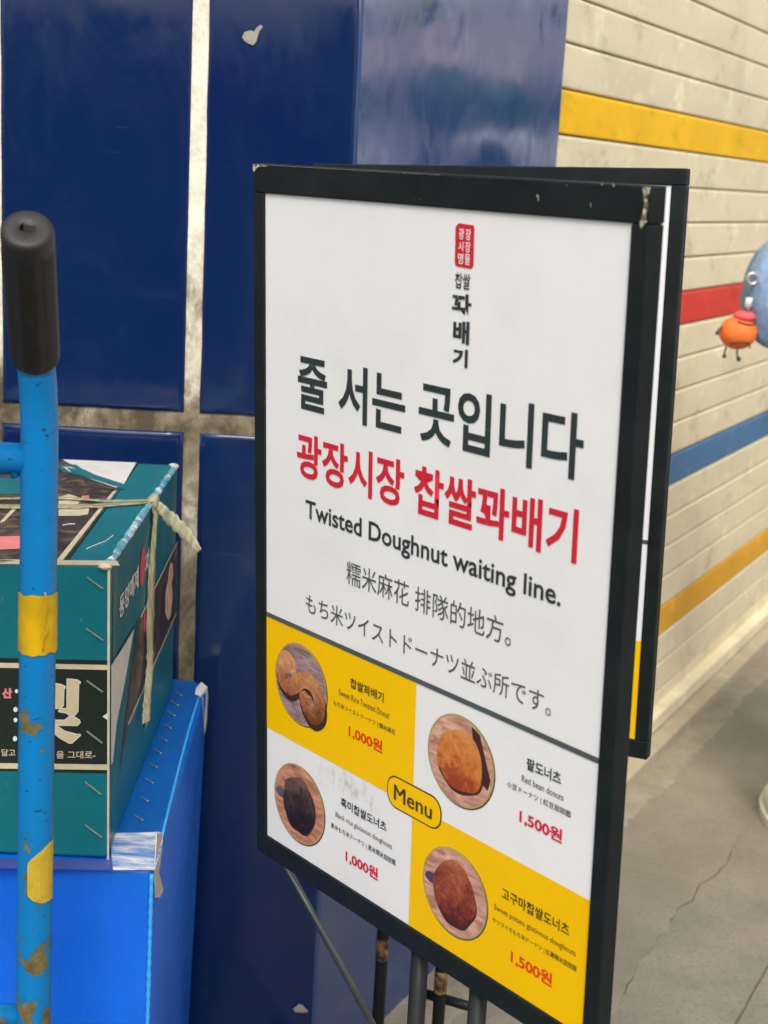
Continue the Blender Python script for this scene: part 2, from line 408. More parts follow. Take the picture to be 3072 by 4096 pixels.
cuts = [(-3.2, -1.4, 0.35, 2.75, 4.6, 6.6, 9.0), (-3.2, -0.8, 0.2, 2.9, 5.3, 8.0), (-3.2, -0.75, 0.5, 1.75, 3.0, 4.25, 5.5, 9), (-3.2, -0.2, 1.1, 2.4, 3.7, 5, 9), (-3.2, -.8, .5, 1.75, 3.0, 4.25, 5.5, 9), (-3.2, 0, 3, 6, 9)]
for ri, ((oa, ob, aa, ab), cs) in enumerate(zip(rows, cuts)):
    for i in range(len(cs) - 1):
        slab(cs[i] + 0.002, cs[i + 1] - 0.002, oa, ob, aa, ab, (PAVE, PAVE2)[(ri + i) % 2], -0.0009 * ri + random.uniform(-0.0003, 0.0003))
# paving under the camera and in front of the left-hand wall

# rough mortar fillet along the wall foot
bm = bmesh.new(); n = 360; L = []
for i in range(n + 1):
    t = -0.02 + 7.2 * i / n
    e = 0.112 + wob(t, 0.3, 0.020) + 0.012 * noise.noise(Vector((t * 30, 0, 3)))
    row = []
    for j, (f, z) in enumerate(((0.0, 0.016), (0.25, 0.013), (0.5, 0.010), (0.75, 0.008), (0.93, 0.0055), (1.0, -0.004))):
        o = 0.0 + e * f
        row.append(bm.verts.new(tp(t, o, z + (0.003 * noise.noise(Vector((t * 40, f * 7, 0))) if j < 5 else 0))))
    L.append(row)
for i in range(n):
    for j in range(5): bm.faces.new((L[i][j], L[i][j + 1], L[i + 1][j + 1], L[i + 1][j]))
bmesh.ops.recalc_face_normals(bm, faces=list(bm.faces))
tag(link('mortar_strip', bm_mesh(bm), MORTAR, smooth=True), kind='structure')

# tiled corner of the building
wall = tag(empty('tiled_wall', (K.x - 1.0, K.y + 0.4, 0)), 'corner of a building clad in tall glossy navy blue tiles with wide dirty cream joints', 'wall')
winv = Matrix.Translation(-Vector(wall.location))
WT = 3.3
e = tp(0.861, -0.006, 0); e2 = tp(0.861, -0.5, 0)
core = [(-3.0, YW + 0.0045), (K.x - 0.0045, YW + 0.0045), (e.x, e.y), (e2.x, e2.y), (-3.0, e2.y)]
bm = bmesh.new(); lo = [bm.verts.new((x, y, 0)) for x, y in core]; hi = [bm.verts.new((x, y, WT)) for x, y in core]
bm.faces.new(lo[::-1]); bm.faces.new(hi)
for i in range(5): bm.faces.new((lo[i], lo[(i + 1) % 5], hi[(i + 1) % 5], hi[i]))
bmesh.ops.recalc_face_normals(bm, faces=list(bm.faces))
link('grout_bed', bm_mesh(bm), GROUT, wall, inv=winv)

def ragged_tile(w_, h, th, bev=0.0045, amp=0.0012):
    """tile with slightly uneven edges, face in local -Y, origin at lower left of the face"""
    bm = bmesh.new(); P = []
    def edge(a, b, nseg):
        for i in range(nseg):
            P.append(a + (b - a) * i / nseg)
    c = [Vector((0, 0)), Vector((w_, 0)), Vector((w_, h)), Vector((0, h))]
    for i in range(4): edge(c[i], c[(i + 1) % 4], max(2, int((c[(i + 1) % 4] - c[i]).length / 0.03)))
    s = random.random() * 50
    cen = Vector((w_ / 2, h / 2)); rings = []
    for inset, y in ((0.0, th), (0.0, bev * 1.0), (bev * 0.3, bev * 0.3), (bev, 0.0), (bev * 2.2, -0.0006)):
        ring = []
        for p in P:
            d = noise.noise(Vector((p.x * 14 + s, p.y * 14, 0))) * amp
            q = Vector((min(max(p.x, inset), w_ - inset), min(max(p.y, inset), h - inset)))
            if p.x < 1e-6 : q.x += d
            if p.x > w_ - 1e-6: q.x += d
            if p.y < 1e-6: q.y += d
            if p.y > h - 1e-6: q.y += d
            ring.append(bm.verts.new((q.x, y, q.y)))
        rings.append(ring)
    m_ = len(P)
    for a, b in zip(rings, rings[1:]):
        for i in range(m_): bm.faces.new((a[i], a[(i + 1) % m_], b[(i + 1) % m_], b[i]))
    bm.faces.new(rings[-1])
    bmesh.ops.recalc_face_normals(bm, faces=list(bm.faces))
    me = bm_mesh(bm)
    for p in me.polygons: p.use_smooth = len(p.vertices) == 4
    return me
ROWZ = [(0.004, 1.2425), (1.276, 2.5185), (2.552, WT)]
tcols = [(-0.3145, -0.0802 - 0.0008)]
x = -0.642 - 0.0
for k in range(7): tcols.append((x - k * 0.3275, x + 0.3015 - k * 0.3275))
tilts = {(0, 1): (0.35, -0.1), (1, 1): (0.15, 0.25), (0, 0): (-0.2, 0.3), (1, 0): (0.25, -0.1)}
for ci, (xa, xb) in enumerate(tcols):
    for ri, (za, zb) in enumerate(ROWZ):
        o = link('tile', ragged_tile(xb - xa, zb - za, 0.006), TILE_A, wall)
        tx, tz = tilts.get((ci, ri), (random.uniform(-.25, .25), random.uniform(-.25, .25)))
        o.location = Vector((xa, YW, za)) - wall.location
        o.rotation_euler = (rad(tx * 0.5), 0, rad(tz * 0.4))
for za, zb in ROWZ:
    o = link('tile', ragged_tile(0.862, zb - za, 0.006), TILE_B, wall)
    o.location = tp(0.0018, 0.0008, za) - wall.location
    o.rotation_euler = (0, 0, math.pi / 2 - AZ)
# two broken spots that show bare cement
def blob_poly(c, ax, ay, pts):
    return [c + ax * a + ay * b for a, b in pts]
for (px, py, pts) in ((1008, 150, [(-.028, 0), (-.022, .014), (-.006, .019), (.006, .017), (.013, .028), (.024, .036), (.030, .031), (.020, .017), (.016, .004), (.012, -.012), (.003, -.021), (-.010, -.017), (-.022, -.010)]),
                      (1205, 4034, [(-.028, -.004), (-.018, .006), (-.008, .017), (.004, .013), (.012, .003), (.024, -.006), (.020, -.014), (.0, -.015), (-.02, -.014)])):
    c = hity(px, py, YW - 0.0046)
    me = poly_me([c + Vector((a * 0.55, 0, b * 0.55)) for a, b in pts])
    link('chipped_patch', me, CEMENT, wall, inv=winv)

# roller shutter
sh = tag(empty('roller_shutter', tp(3.5, -0.06, 0)), 'closed beige roller shutter with yellow, red and blue painted slats beside the blue tiled corner', 'shutter')
sinv = Matrix.Translation(-Vector(sh.location))
PZ, Z0 = 0.0967, 1.884
OFF = -0.055
def slat_mesh(t0, t1):
    prof = [(-0.0085, 0.0000), (-0.0030, 0.0006), (-0.0006, 0.0022), (0.0, 0.0050), (0.0003, 0.0450), (0.0, 0.0860), (-0.0010, 0.0900), (-0.0032, 0.0926), (-0.0085, 0.0934)]
    bm = bmesh.new(); R_ = []
    n = 6
    for i in range(n + 1):
        t = (t1 - t0) * i / n
        R_.append([bm.verts.new(D * t + N * o + Vector((0, 0, z))) for o, z in prof])
    for i in range(n):
        for j in range(len(prof) - 1): bm.faces.new((R_[i][j], R_[i + 1][j], R_[i + 1][j + 1], R_[i][j + 1]))
    bmesh.ops.recalc_face_normals(bm, faces=list(bm.faces))
    me = bm_mesh(bm)
    me.materials.append(BEIGE); return me
sm_ = slat_mesh(0.80, 7.2)
for k in range(-13, 19):
    z = Z0 - PZ * (k + 1)
    if z < 0.03: continue
    m_, lab = {0: (YEL1, 'bright yellow slat near the top'), 5: (RED1, 'red slat'), 10: (BLU1, 'blue slat'), 15: (YEL2, 'amber yellow slat near the floor')}.get(k, (None, None))
    o = bpy.data.objects.new('slat', sm_); COL.objects.link(o); o.parent = sh
    o.location = tp(0.80, OFF + random.uniform(-0.0006, 0.0006), z) - sh.location
    if m_ is not None:
        o.material_slots[0].link = 'OBJECT'; o.material_slots[0].material = m_; o['label'] = lab
def strip_box(t0, t1, o0, o1, z0, z1, bev=0.002):
    me = box_me(t0, t1, o0, o1, z0, z1, bev)
    M4 = Matrix(((D.x, N.x, 0, K.x), (D.y, N.y, 0, K.y), (0, 0, 1, 0), (0, 0, 0, 1)))
    me.transform(M4); me.flip_normals(); return me
DARKIN = plain('dark_shutter_back', C(0.16, 0.145, 0.11), 0.8)
link('backing', strip_box(0.80, 7.2, -0.12, -0.066, 0.0, WT, 0), DARKIN, sh, inv=sinv)
link('bottom_rail', strip_box(0.86, 7.2, -0.0655, -0.018, 0.052, 0.098, 0.004), BEIGE, sh, inv=sinv)
link('guide_rail', strip_box(7.2, 7.27, -0.12, -0.01, 0.0, WT, 0.002), BEIGE, sh, inv=sinv)
sill = tag(link('door_sill', strip_box(0.863, 7.2, -0.12, 0.033, 0.0, 0.048, 0.006), slat_mat('sill_paint', srgb(176, 164, 138))), 'low painted sill under the beige roller shutter', 'sill')

# ---------------------------------------------------------------- surroundings seen only as reflections and light
def simple_building(name, label, x0, x1, y0, y1, h, wallm, rot, loc, winm, awn=None, bands=()):
    b = tag(empty(name, loc, (0, 0, rot)), label, 'building')
    link('wall', box_me(x0, x1, y0, y1, 0, h, 0.02), wallm, b)
    n = int((x1 - x0) / 1.6)
    for i in range(n):
        xa = x0 + 0.3 + i * 1.6
        link('shop_window', box_me(xa, xa + (1.3, 0.8, 1.15)[i % 3], y0 - 0.03, y0 - 0.005, 0.35, (2.15, 2.6, 1.9, 2.3)[i % 4]), winm, b)
        if h > 4:
            for zz in range(1, int(h / 2.8)):
                link('window', box_me(xa + .2, xa + 1.1, y0 - 0.03, y0 - 0.005, zz * 2.8 + 0.5, zz * 2.8 + 1.9), winm, b)
    for (z0, z1, dy, m_) in bands:
        link('fascia', box_me(x0, x1, y0 - dy, y0 - 0.04, z0, z1, 0.01), m_, b)
    return b
WIND = plain('dark_glass', C(0.02, 0.025, 0.03), 0.15)
STALL = plain('dark_stall_board', C(0.035, 0.032, 0.03), 0.8, 0.4, 2)
PALE = plain('pale_render', C(0.62, 0.60, 0.60), 0.8, 0.2, 1)
PINKR = plain('pinkish_render', C(0.60, 0.48, 0.46), 0.8, 0.2, 1)
AWN = plain('white_awning', C(0.72, 0.72, 0.74), 0.7, 0.1, 2)
TARP = plain('green_tarpaulin', C(0.10, 0.16, 0.14), 0.7, 0.2, 2)
simple_building('market_stall_row', 'row of dark single storey market stalls standing behind the photographer', -9, 5, 0, 2, 2.75, STALL, math.pi, (-2, -6.0, 0), WIND, bands=((2.2, 2.45, 0.25, TARP),))
WHITEW = plain('white_render', C(0.84, 0.85, 0.90), 0.8, 0.06, 1)
PINKB = plain('pink_signboard', C(0.80, 0.64, 0.66), 0.7, 0.1, 1)
LIMEB = plain('lime_banner', C(0.45, 0.62, 0.12), 0.7, 0.1, 1)
shop = simple_building('shop_building', 'unseen white shop building added to brighten the column reflection, with dark windows and pink fascia', 0, 26, 0, 4, 9, WHITEW, 0, (5, 17, 0), WIND)  # added out of view: sunlit white front stands in for bright sky in reflections
link('fascia', box_me(12, 20, -0.35, -0.06, 3.2, 4.1, 0.01), PINKB, shop)
link('banner', box_me(15.2, 15.9, -0.42, -0.40, 4.1, 6.2), LIMEB, shop)
simple_building('shop_building', 'pinkish two storey shop building on the right side of the lane', -4, 4, 0, 4, 4.6, PINKR, rad(-75), (30, 2.0, 0), WIND, bands=((2.4, 2.9, 0.4, AWN),))
def parasol(x, y, h, r, mat, label):
    p = tag(empty('parasol', (x, y, 0)), label, 'parasol')
    link('pole', tube_me([(0, 0, 0.05), (0, 0, h - 0.02)], 0.022, 12), STEEL, p, True)
    V = [(0, 0, h)] + [(r * math.cos(k * math.pi / 4), r * math.sin(k * math.pi / 4), h - r * 0.28) for k in range(8)] + [(r * math.cos(k * math.pi / 4), r * math.sin(k * math.pi / 4), h - r * 0.28 - 0.15) for k in range(8)]
    link('canopy', poly_me(V, [(0, 1 + k, 1 + (k + 1) % 8) for k in range(8)] + [(1 + k, 9 + k, 9 + (k + 1) % 8, 1 + (k + 1) % 8) for k in range(8)]), mat, p)
    link('base', tube_me([(0, 0, 0), (0, 0, 0.06)], 0.22, 20), STALL, p)
parasol(5.9, 6.9, 2.45, 1.0, TARP, 'dark green parasol over a stall down the lane to the right')
parasol(6.4, 9.6, 2.75, 1.1, STALL, 'black parasol standing behind the green one down the lane')
parasol(3.6, 7.6, 2.30, 0.7, plain('navy_cloth', C(.02, .03, .08), .8), 'small navy parasol nearest to the shutter')

# ---------------------------------------------------------------- sign stands
PW, PH = 0.5463, 0.81
def fit_text(s, rect, off=0.0, y=-0.0006, res=3, space=1.0):
    cu = bpy.data.curves.new('lettering', 'FONT'); cu.body = s; cu.size = 1.0; cu.offset = off; cu.resolution_u = res
    cu.space_character = space; cu.fill_mode = 'BOTH'; cu.dimensions = '2D'
    ob = bpy.data.objects.new('tmp', cu); COL.objects.link(ob)
    bpy.context.view_layer.update()
    me = bpy.data.meshes.new_from_object(ob.evaluated_get(bpy.context.evaluated_depsgraph_get()))
    bpy.data.objects.remove(ob); bpy.data.curves.remove(cu)
    xs = [v.co.x for v in me.vertices]; ys = [v.co.y for v in me.vertices]
    x0, x1, y0, y1 = min(xs), max(xs), min(ys), max(ys)
    a0, a1, b0, b1 = rect
    for v in me.vertices:
        X = a0 + (v.co.x - x0) / (x1 - x0) * (a1 - a0); Z = -(b0 + (y1 - v.co.y) / (y1 - y0) * (b1 - b0))
        v.co = (X, y, Z)
    me.materials.clear(); return me

TEXTS = [  # text, (left, right, top, bottom) on the poster, weight, ink, extra
    ('줄 서는 곳입니다', (0.0635, 0.504, 0.1764, 0.2402), 0.021, PDARK),
    ('광장시장 찹쌀꽈배기', (0.0619, 0.503, 0.2671, 0.3206), 0.023, PRED),
    ('Twisted Doughnut waiting line.', (0.0791, 0.4857, 0.3458, 0.3745), 0.016, PDARK),
    ('糯米麻花 排隊的地方。', (0.1566, 0.4213, 0.4005, 0.4285), 0.0, PGREY),
    ('もち米ツイストドーナツ並ぶ所です。', (0.0804, 0.4804, 0.4600, 0.4842), 0.0, PGREY),
    ('찹쌀', (0.3229, 0.3447, 0.0616, 0.0771), 0.012, PDARK),
    ('꽈', (0.3193, 0.3475, 0.0818, 0.1030), 0.035, PDARK),
    ('배', (0.3223, 0.3460, 0.1086, 0.1318), 0.040, PDARK),
    ('기', (0.3225, 0.3449, 0.1366, 0.1550), 0.040, PDARK),
    ('찹쌀꽈배기', (0.1657, 0.2261, 0.5404, 0.5531), 0.022, POLIVE),
    ('Sweet Rice Twisted Donut', (0.1451, 0.2364, 0.5610, 0.5690), 0.0, POLIVE),
    ('もち米ツイストドーナツ | 糯米麻花', (0.1349, 0.2473, 0.5784, 0.5862), 0.008, POLIVE),
    ('1,000원', (0.1641, 0.2254, 0.5994, 0.6165), 0.028, PORED),
    ('흑미찹쌀도너츠', (0.1509, 0.2353, 0.6975, 0.7100), 0.020, PDARK),
    ('Black rice glutinous doughnuts', (0.1411, 0.2458, 0.7205, 0.7292), 0.0, PDARK),
    ('黒米もち米ドーナツ | 黑米糯米甜甜圈', (0.1325, 0.2525, 0.7380, 0.7463), 0.008, PDARK),
    ('1,000원', (0.1613, 0.2217, 0.7621, 0.7795), 0.028, PRED),
    ('팥도너츠', (0.4510, 0.4984, 0.5375, 0.5510), 0.022, PDARK),
    ('Red bean donuts', (0.4452, 0.5030, 0.5590, 0.5662), 0.0, PDARK),
    ('小豆ドーナツ | 紅豆甜甜圈', (0.4244, 0.5135, 0.5732, 0.5813), 0.008, PDARK),
    ('1,500원', (0.4444, 0.5040, 0.5970, 0.6140), 0.028, PRED),
    ('고구마찹쌀도너츠', (0.4240, 0.5203, 0.6955, 0.7092), 0.020, POLIVE),
    ('Sweet potato glutinous doughnuts', (0.4134, 0.5307, 0.7200, 0.7288), 0.0, POLIVE),
    ('サツマイモもち米ドーナツ | 紅薯糯米甜甜圈', (0.4119, 0.5327, 0.7365, 0.7442), 0.006, POLIVE),
    ('1,500원', (0.4412, 0.5011, 0.7610, 0.7788), 0.028, PORED),
    ('Menu', (0.2482, 0.3119, 0.6437, 0.6626), 0.0, POLIVE),
    ('Menu', (0.2490, 0.3127, 0.6435, 0.6624), 0.0, POLIVE),
    ('Menu', (0.2486, 0.3123, 0.6441, 0.6630), 0.0, POLIVE),
]
SEAL = [('광', (0.3268, 0.3345, 0.0183, 0.0290)), ('장', (0.3364, 0.3440, 0.0183, 0.0290)), ('시', (0.3268, 0.3338, 0.0310, 0.0405)),
        ('장', (0.3364, 0.3440, 0.0305, 0.0410)), ('명', (0.3268, 0.3342, 0.0425, 0.0530)), ('물', (0.3364, 0.3440, 0.0425, 0.0530))]
PLATES = [(0.0706, 0.5799, 'twist'), (0.3540, 0.5773, 'red'), (0.0680, 0.7396, 'black'), (0.3517, 0.7352, 'sweet')]
WD1 = wood_print('plum_wood_photo', srgb(92, 62, 66), srgb(160, 132, 134), 0.9)
WD2 = wood_print('pink_wood_photo', srgb(150, 96, 72), srgb(205, 158, 138), 0.3)
WD3 = wood_print('red_wood_photo', srgb(130, 70, 44), srgb(196, 136, 108), 0.15)
DO1 = dough_print('golden_dough_photo', srgb(104, 54, 28), srgb(176, 108, 66), srgb(218, 162, 112))
DO1L = dough_print('golden_dough_lit_photo', srgb(190, 128, 84), srgb(222, 170, 122), srgb(240, 205, 160))
DO1D = dough_print('golden_dough_deep_photo', srgb(110, 58, 30), srgb(150, 92, 54), srgb(186, 124, 80))
DO2 = dough_print('orange_dough_photo', srgb(150, 62, 18), srgb(196, 116, 42), srgb(214, 148, 84))
DO3 = dough_print('black_dough_photo', srgb(22, 12, 12), srgb(52, 32, 28), srgb(110, 84, 68))
DO4 = dough_print('brown_dough_photo', srgb(84, 26, 14), srgb(136, 58, 30), srgb(184, 104, 66))
RIM = plain('brass_rim_print', srgb(176, 150, 92), 0.4, 0.3, 30)
RIMD = plain('shadow_rim_print', srgb(72, 62, 44), 0.4, 0.2, 30)
SHD = plain('print_shadow', srgb(66, 34, 26), 0.4, 0.15, 20)

def flat(pts, y):   # pts are (a, b) with b downwards
    me = poly_me([(a, y, -b) for a, b in pts]);
    if me.polygons[0].normal.y > 0: me.flip_normals()
    return me
def disc(ca, cb, ra, rb, y, n=48, ph=0, rough=0.0, seed=0, rot=0):
    P = []
    for i in range(n):
        th = -2 * math.pi * i / n
        k = 1 + rough * noise.noise(Vector((math.cos(th) * 1.6 + seed, math.sin(th) * 1.6, seed)))
        a, b = ra * k * math.cos(th), rb * k * math.sin(th)
        P.append((ca + a * math.cos(rot) - b * math.sin(rot), cb + a * math.sin(rot) + b * math.cos(rot)))
    return flat(P, y)
def rrect(a0, a1, b0, b1, r, y, n=8, sq=0.0):
    P = []
    for (ca, cb, s) in ((a1 - r, b0 + r, -90), (a1 - r, b1 - r, 0), (a0 + r, b1 - r, 90), (a0 + r, b0 + r, 180)):
        for i in range(n + 1):
            th = rad(s + 90 * i / n); P.append((ca + r * math.cos(th), cb + r * math.sin(th)))
    return flat(P, y)
def stroke(pts, w_, y):   # flat ribbon along a smooth path, built as quads
    P = smooth_path([(a, b, 0) for a, b in pts], 6); n = len(P); V = []; F = []
    for i, p in enumerate(P):
        t = (P[min(i + 1, n - 1)] - P[max(i - 1, 0)]).normalized(); q = Vector((-t.y, t.x, 0))
        ww = w_ * (0.5 + 0.5 * min(1, min(i, n - 1 - i) / 3.0)) * 0.5
        V += [(p.x + q.x * ww, y, -(p.y + q.y * ww)), (p.x - q.x * ww, y, -(p.y - q.y * ww))]
    for i in range(n - 1): F.append((2 * i, 2 * i + 2, 2 * i + 3, 2 * i + 1))
    me = poly_me(V, F)
    if me.polygons[0].normal.y > 0: me.flip_normals()
    return me
def joined(mes):
    bm = bmesh.new()
    for me in mes: bm.from_mesh(me)
    return bm_mesh(bm)

POSTER_PARTS = []     # (name, mesh, label)
def pp(name, me, mat, label=None):
    me.materials.clear(); me.materials.append(mat); POSTER_PARTS.append((name, me, label))
pp('yellow_panel', flat([(0.0, 0.5110), (0.2805, 0.5110), (0.2790, 0.6600), (0.0, 0.6600)], -0.0003), PYEL)
pp('yellow_panel', flat([(0.2790, 0.6575), (PW, 0.6575), (PW, PH), (0.2770, PH)], -0.0003), PYEL)
pp('divider_line', flat([(0, 0.5055), (PW, 0.5045), (PW, 0.5105), (0, 0.5115)], -0.0008), plain('divider_grey', C(0.07, 0.09, 0.09), 0.25))
pp('menu_badge_edge', rrect(0.2350, 0.3275, 0.6335, 0.6735, 0.017, -0.0006), POLIVE)
pp('menu_badge', rrect(0.2368, 0.3257, 0.6353, 0.6717, 0.0155, -0.0009), PYEL)
sealm = rrect(0.3218, 0.3487, 0.0140, 0.0562, 0.0045, -0.0006)
for v in sealm.vertices: v.co.x += 0.0006 * math.sin(v.co.z * 420); v.co.z += 0.0005 * math.sin(v.co.x * 600)
pp('red_seal', sealm, PRED)
for s, r in SEAL: pp('lettering', fit_text(s, r, 0.012, -0.0011), PWHITE)
for s, r, off, ink in TEXTS:
    pp('lettering', fit_text(s, r, off, -0.0012 - 0.0001 * (r[0] * 1e4 % 7) if s == 'Menu' else -0.0007), ink)
for ca, cb, kind in PLATES:
    R_ = 0.0520
    pp('plate_rim', disc(ca + 0.0008, cb + 0.0008, R_ + 0.0006, R_ + 0.0006, -0.0005), RIMD)
    pp('plate_rim', disc(ca, cb, R_, R_, -0.0007), RIM)
    pp('plate_photo', disc(ca, cb, R_ * 0.955, R_ * 0.955, -0.0009), {'twist': WD1, 'red': WD2, 'black': WD3, 'sweet': WD2}[kind])
    if kind == 'twist':
        w1 = 0.0215
        pts1 = [(-0.92, -0.34), (-0.84, 0.02), (-0.52, 0.16), (-0.18, -0.02), (0.14, -0.20), (0.52, -0.18), (0.80, 0.08), (0.82, 0.42), (0.54, 0.60), (0.26, 0.42), (0.08, 0.10)]
        pts0 = [(-0.90, -0.28), (-0.74, -0.50), (-0.48, -0.46), (-0.36, -0.22)]
        f = lambda L_: [(ca + (a * 0.86 + 0.02) * R_, cb + (b * 1.0 + 0.03) * R_) for a, b in L_]
        pp('doughnut_photo', stroke([(a + 0.002, b + 0.006) for a, b in f(pts1)], w1 * 1.1, -0.0010), SHD)
        pp('doughnut_photo', joined([stroke(f(pts0), w1, -0.0012), stroke(f(pts1), w1, -0.0013)]), DO1, 'golden twisted doughnut on a plum tray')
        hl = [(a - 0.0012, b - 0.0028) for a, b in f(pts1)]
        pp('doughnut_photo', stroke([(a + 0.0006, b + 0.0052) for a, b in f(pts1)], w1 * 0.30, -0.0015), DO1D)
    else:
        m_, rx, ry, sd_, rt, lab = {'red': (DO2, .70, .68, 3, 0.5, 'round orange doughnut'), 'black': (DO3, .63, .70, 8, 0.1, 'nearly black doughnut'), 'sweet': (DO4, .66, .71, 5, 0.2, 'rough brown doughnut')}[kind]
        pp('board_edge_photo', flat([(ca + R_ * 0.30, cb - R_ * 0.88), (ca + R_ * 0.55, cb - R_ * 0.76), (ca + R_ * 0.90, cb + R_ * 0.1), (ca + R_ * 0.84, cb + R_ * 0.35), (ca + R_ * .5, cb + R_ * .2)], -0.0010) if kind == 'red' else
           disc(ca - R_ * 0.70, cb - R_ * 0.05, R_ * 0.22, R_ * 0.13, -0.0010, 20), {'red': SHD, 'black': plain('steel_tray_print', srgb(84, 84, 92), .4), 'sweet': plain('purple_tray_print', srgb(78, 62, 92), .4)}[kind])
        pp('doughnut_photo', disc(ca + 0.0008, cb + 0.0030, R_ * rx * 1.01, R_ * ry * 1.02, -0.0011, 48, 0, 0.10, sd_), SHD)
        pp('doughnut_photo', disc(ca, cb, R_ * rx, R_ * ry, -0.0013, 48, 0, 0.12, sd_, rt * 0.3), m_, lab)

FT, FB, FS, FD = 0.0324, 0.0285, 0.0205, 0.0180     # top, bottom and side rails, depth
RAILS = [box_me(-FS, PW + FS, -0.0032, FD, 0.0, FT, 0.0018), box_me(-FS, PW + FS, -0.0032, FD, -PH - FB, -PH, 0.0018),
         box_me(-FS, 0.0, -0.0030, FD - 0.0005, -PH + 0.0002, -0.0002, 0.0016), box_me(PW, PW + FS, -0.0030, FD - 0.0005, -PH + 0.0002, -0.0002, 0.0016)]
TOP2 = box_me(-FS, PW + FS, -0.0032, FD, 0.0, 0.0230, 0.0018)
for r_ in RAILS + [TOP2]: r_.materials.append(BLACK)
BOARD = box_me(0, PW, 0.0, 0.004, -PH, 0.0); BOARD.materials.append(PWHITE)
BACKB = box_me(0.001, PW - .001, 0.0045, 0.010, -PH + .001, -0.001); BACKB.materials.append(BLACK)

def build_sign(o, u, n, up, label, first):
    R3 = Matrix((u, n, up)).transposed()
    base = o + u * (PW / 2); base.z = 0
    root = empty('sign_stand', base); root.rotation_euler = R3.to_euler()
    tag(root, label, 'sign', 'doughnut shop queue signs')
    loc = R3.transposed() @ (o - base)
    def add(name, me, par=root, lab=None, l=loc):
        ob = bpy.data.objects.new(name, me); COL.objects.link(ob); ob.parent = par
        if par is root: ob.location = l
        if lab: ob['label'] = lab
        return ob
    for r_ in (RAILS if first else [TOP2] + RAILS[1:]): add('frame_rail', r_)
    add('back_board', BACKB)
    poster = add('poster', BOARD)
    for name, me, lab in POSTER_PARTS: add(name, me, poster, lab)
    inv = (Matrix.Translation(base) @ R3.to_4x4()).inverted()
    return root, inv

Fo, Fu, Fn, Fup = Vector((-0.1554, 1.699, 1.6486)), Vector((0.6551, -0.7555, -0.0046)), Vector((0.7547, 0.6542, 0.0494)), Vector((-0.0343, -0.0359, 0.9988))
Ro, Ru, Rn, Rup = Vector((-0.1193, 2.2986, 1.6656)), Vector((0.9025, -0.4295, 0.0329)), Vector((0.43, 0.9028, -0.0109)), Vector((-0.025, 0.024, 0.9994))
front, finv = build_sign(Fo, Fu, Fn, Fup, 'nearer black framed poster sign with doughnut menu and waiting line text, fully in view', True)
rear, rinv = build_sign(Ro, Ru, Rn, Rup, 'second black framed poster sign standing behind the nearer one against the blue wall', False)
# chips in the front frame's paint
def chip(a0, b0, pts, y=-0.0040):
    me = flat([(a0 + a, b0 + b) for a, b in pts], y)
    me.transform(Matrix.Translation(front.rotation_euler.to_matrix().transposed() @ (Fo - front.location)))
    return link('paint_chip', me, CHIP, front)
chip(PW + 0.0160, -0.0322, [(-.005, 0), (.004, 0.0008), (.0035, .008), (.0015, .012), (.004, .017), (.001, .023), (.0025, .030), (-.001, .034), (-.004, .037), (-.006, .031), (-.003, .024), (-.0015, .016), (-.003, .008)])
chip(0.0, -0.0318, [(-.019, 0), (.010, .0002), (.008, .0022), (-.010, .003), (-.016, .009), (-.019, .007)])
rc = random.Random(3)
for a, b, s, st in ((0.435, -0.0165, 0.75, 1.3), (0.500, -0.013, 0.35, 2.2), (0.262, -0.006, .28, 1.4), (0.272, -0.0065, .22, 1.2), (0.470, -0.029, .3, .8), (0.512, -0.0312, .55, .6), (0.330, -0.029, .2, 1), (0.165, -.0305, .28, .6), (.06, -.031, .2, 1), (.285, -.0312, .3, .6), (.245, -.031, .25, .5), (.37, -.031, .2, .6), (.525, -.0312, .5, .7)):
    n_ = 9
    chip(a, b, [((0.0026 * s * rc.uniform(.5, 1.2)) * math.cos(2 * math.pi * k / n_) + .0006 * st * s * math.sin(2 * math.pi * k / n_), 0.0042 * s * st * rc.uniform(.6, 1.25) * math.sin(2 * math.pi * k / n_)) for k in range(n_)])
# worn pale line on the upper front edge of the front frame
me = poly_me([(-FS, -0.0036, FT - .0012), (PW * 0.55, -0.0036, FT - .0012), (PW * 0.55, -0.0036, FT - 0.0003), (-FS, -0.0036, FT - 0.0003)])
me.transform(Matrix.Translation(front.rotation_euler.to_matrix().transposed() @ (Fo - front.location)))
link('worn_edge', me, plain('worn_black_edge', srgb(96, 92, 76), 0.5, 0.5, 120), front)

def planepx(px, py, o, n): return hit(px, py, o, n)
# legs: front stand (thick tubes), rear stand (thinner, with rusty tops)
def leg(root, inv, px, py, o, n, back, r, ztop, rust=None):
    p = planepx(px, py, o + n * back, n)
    top = Vector((p.x, p.y, ztop)); bot = Vector((p.x, p.y, 0.012))
    link('leg', tube_me([bot, top], r, 20), BLACK2, root, True, inv)
    if rust:
        rust = hity(px, rust, p.y).z
        link('rusty_sleeve', tube_me([Vector((p.x, p.y, rust)), Vector((p.x, p.y, rust + 0.04))], r + 0.0006, 20, False), RUST, root, True, inv)
    return bot
lf = [leg(front, finv, 1672, 3950, Fo, Fn, 0.015, 0.0105, 0.92), leg(front, finv, 1908, 4050, Fo, Fn, 0.015, 0.0105, 0.88)]
lr = [leg(rear, rinv, 1523, 3900, Ro, Rn, 0.015, 0.0105, 0.86, 3835), leg(rear, rinv, 1758, 4000, Ro, Rn, 0.015, 0.0105, 0.86, 3965)]
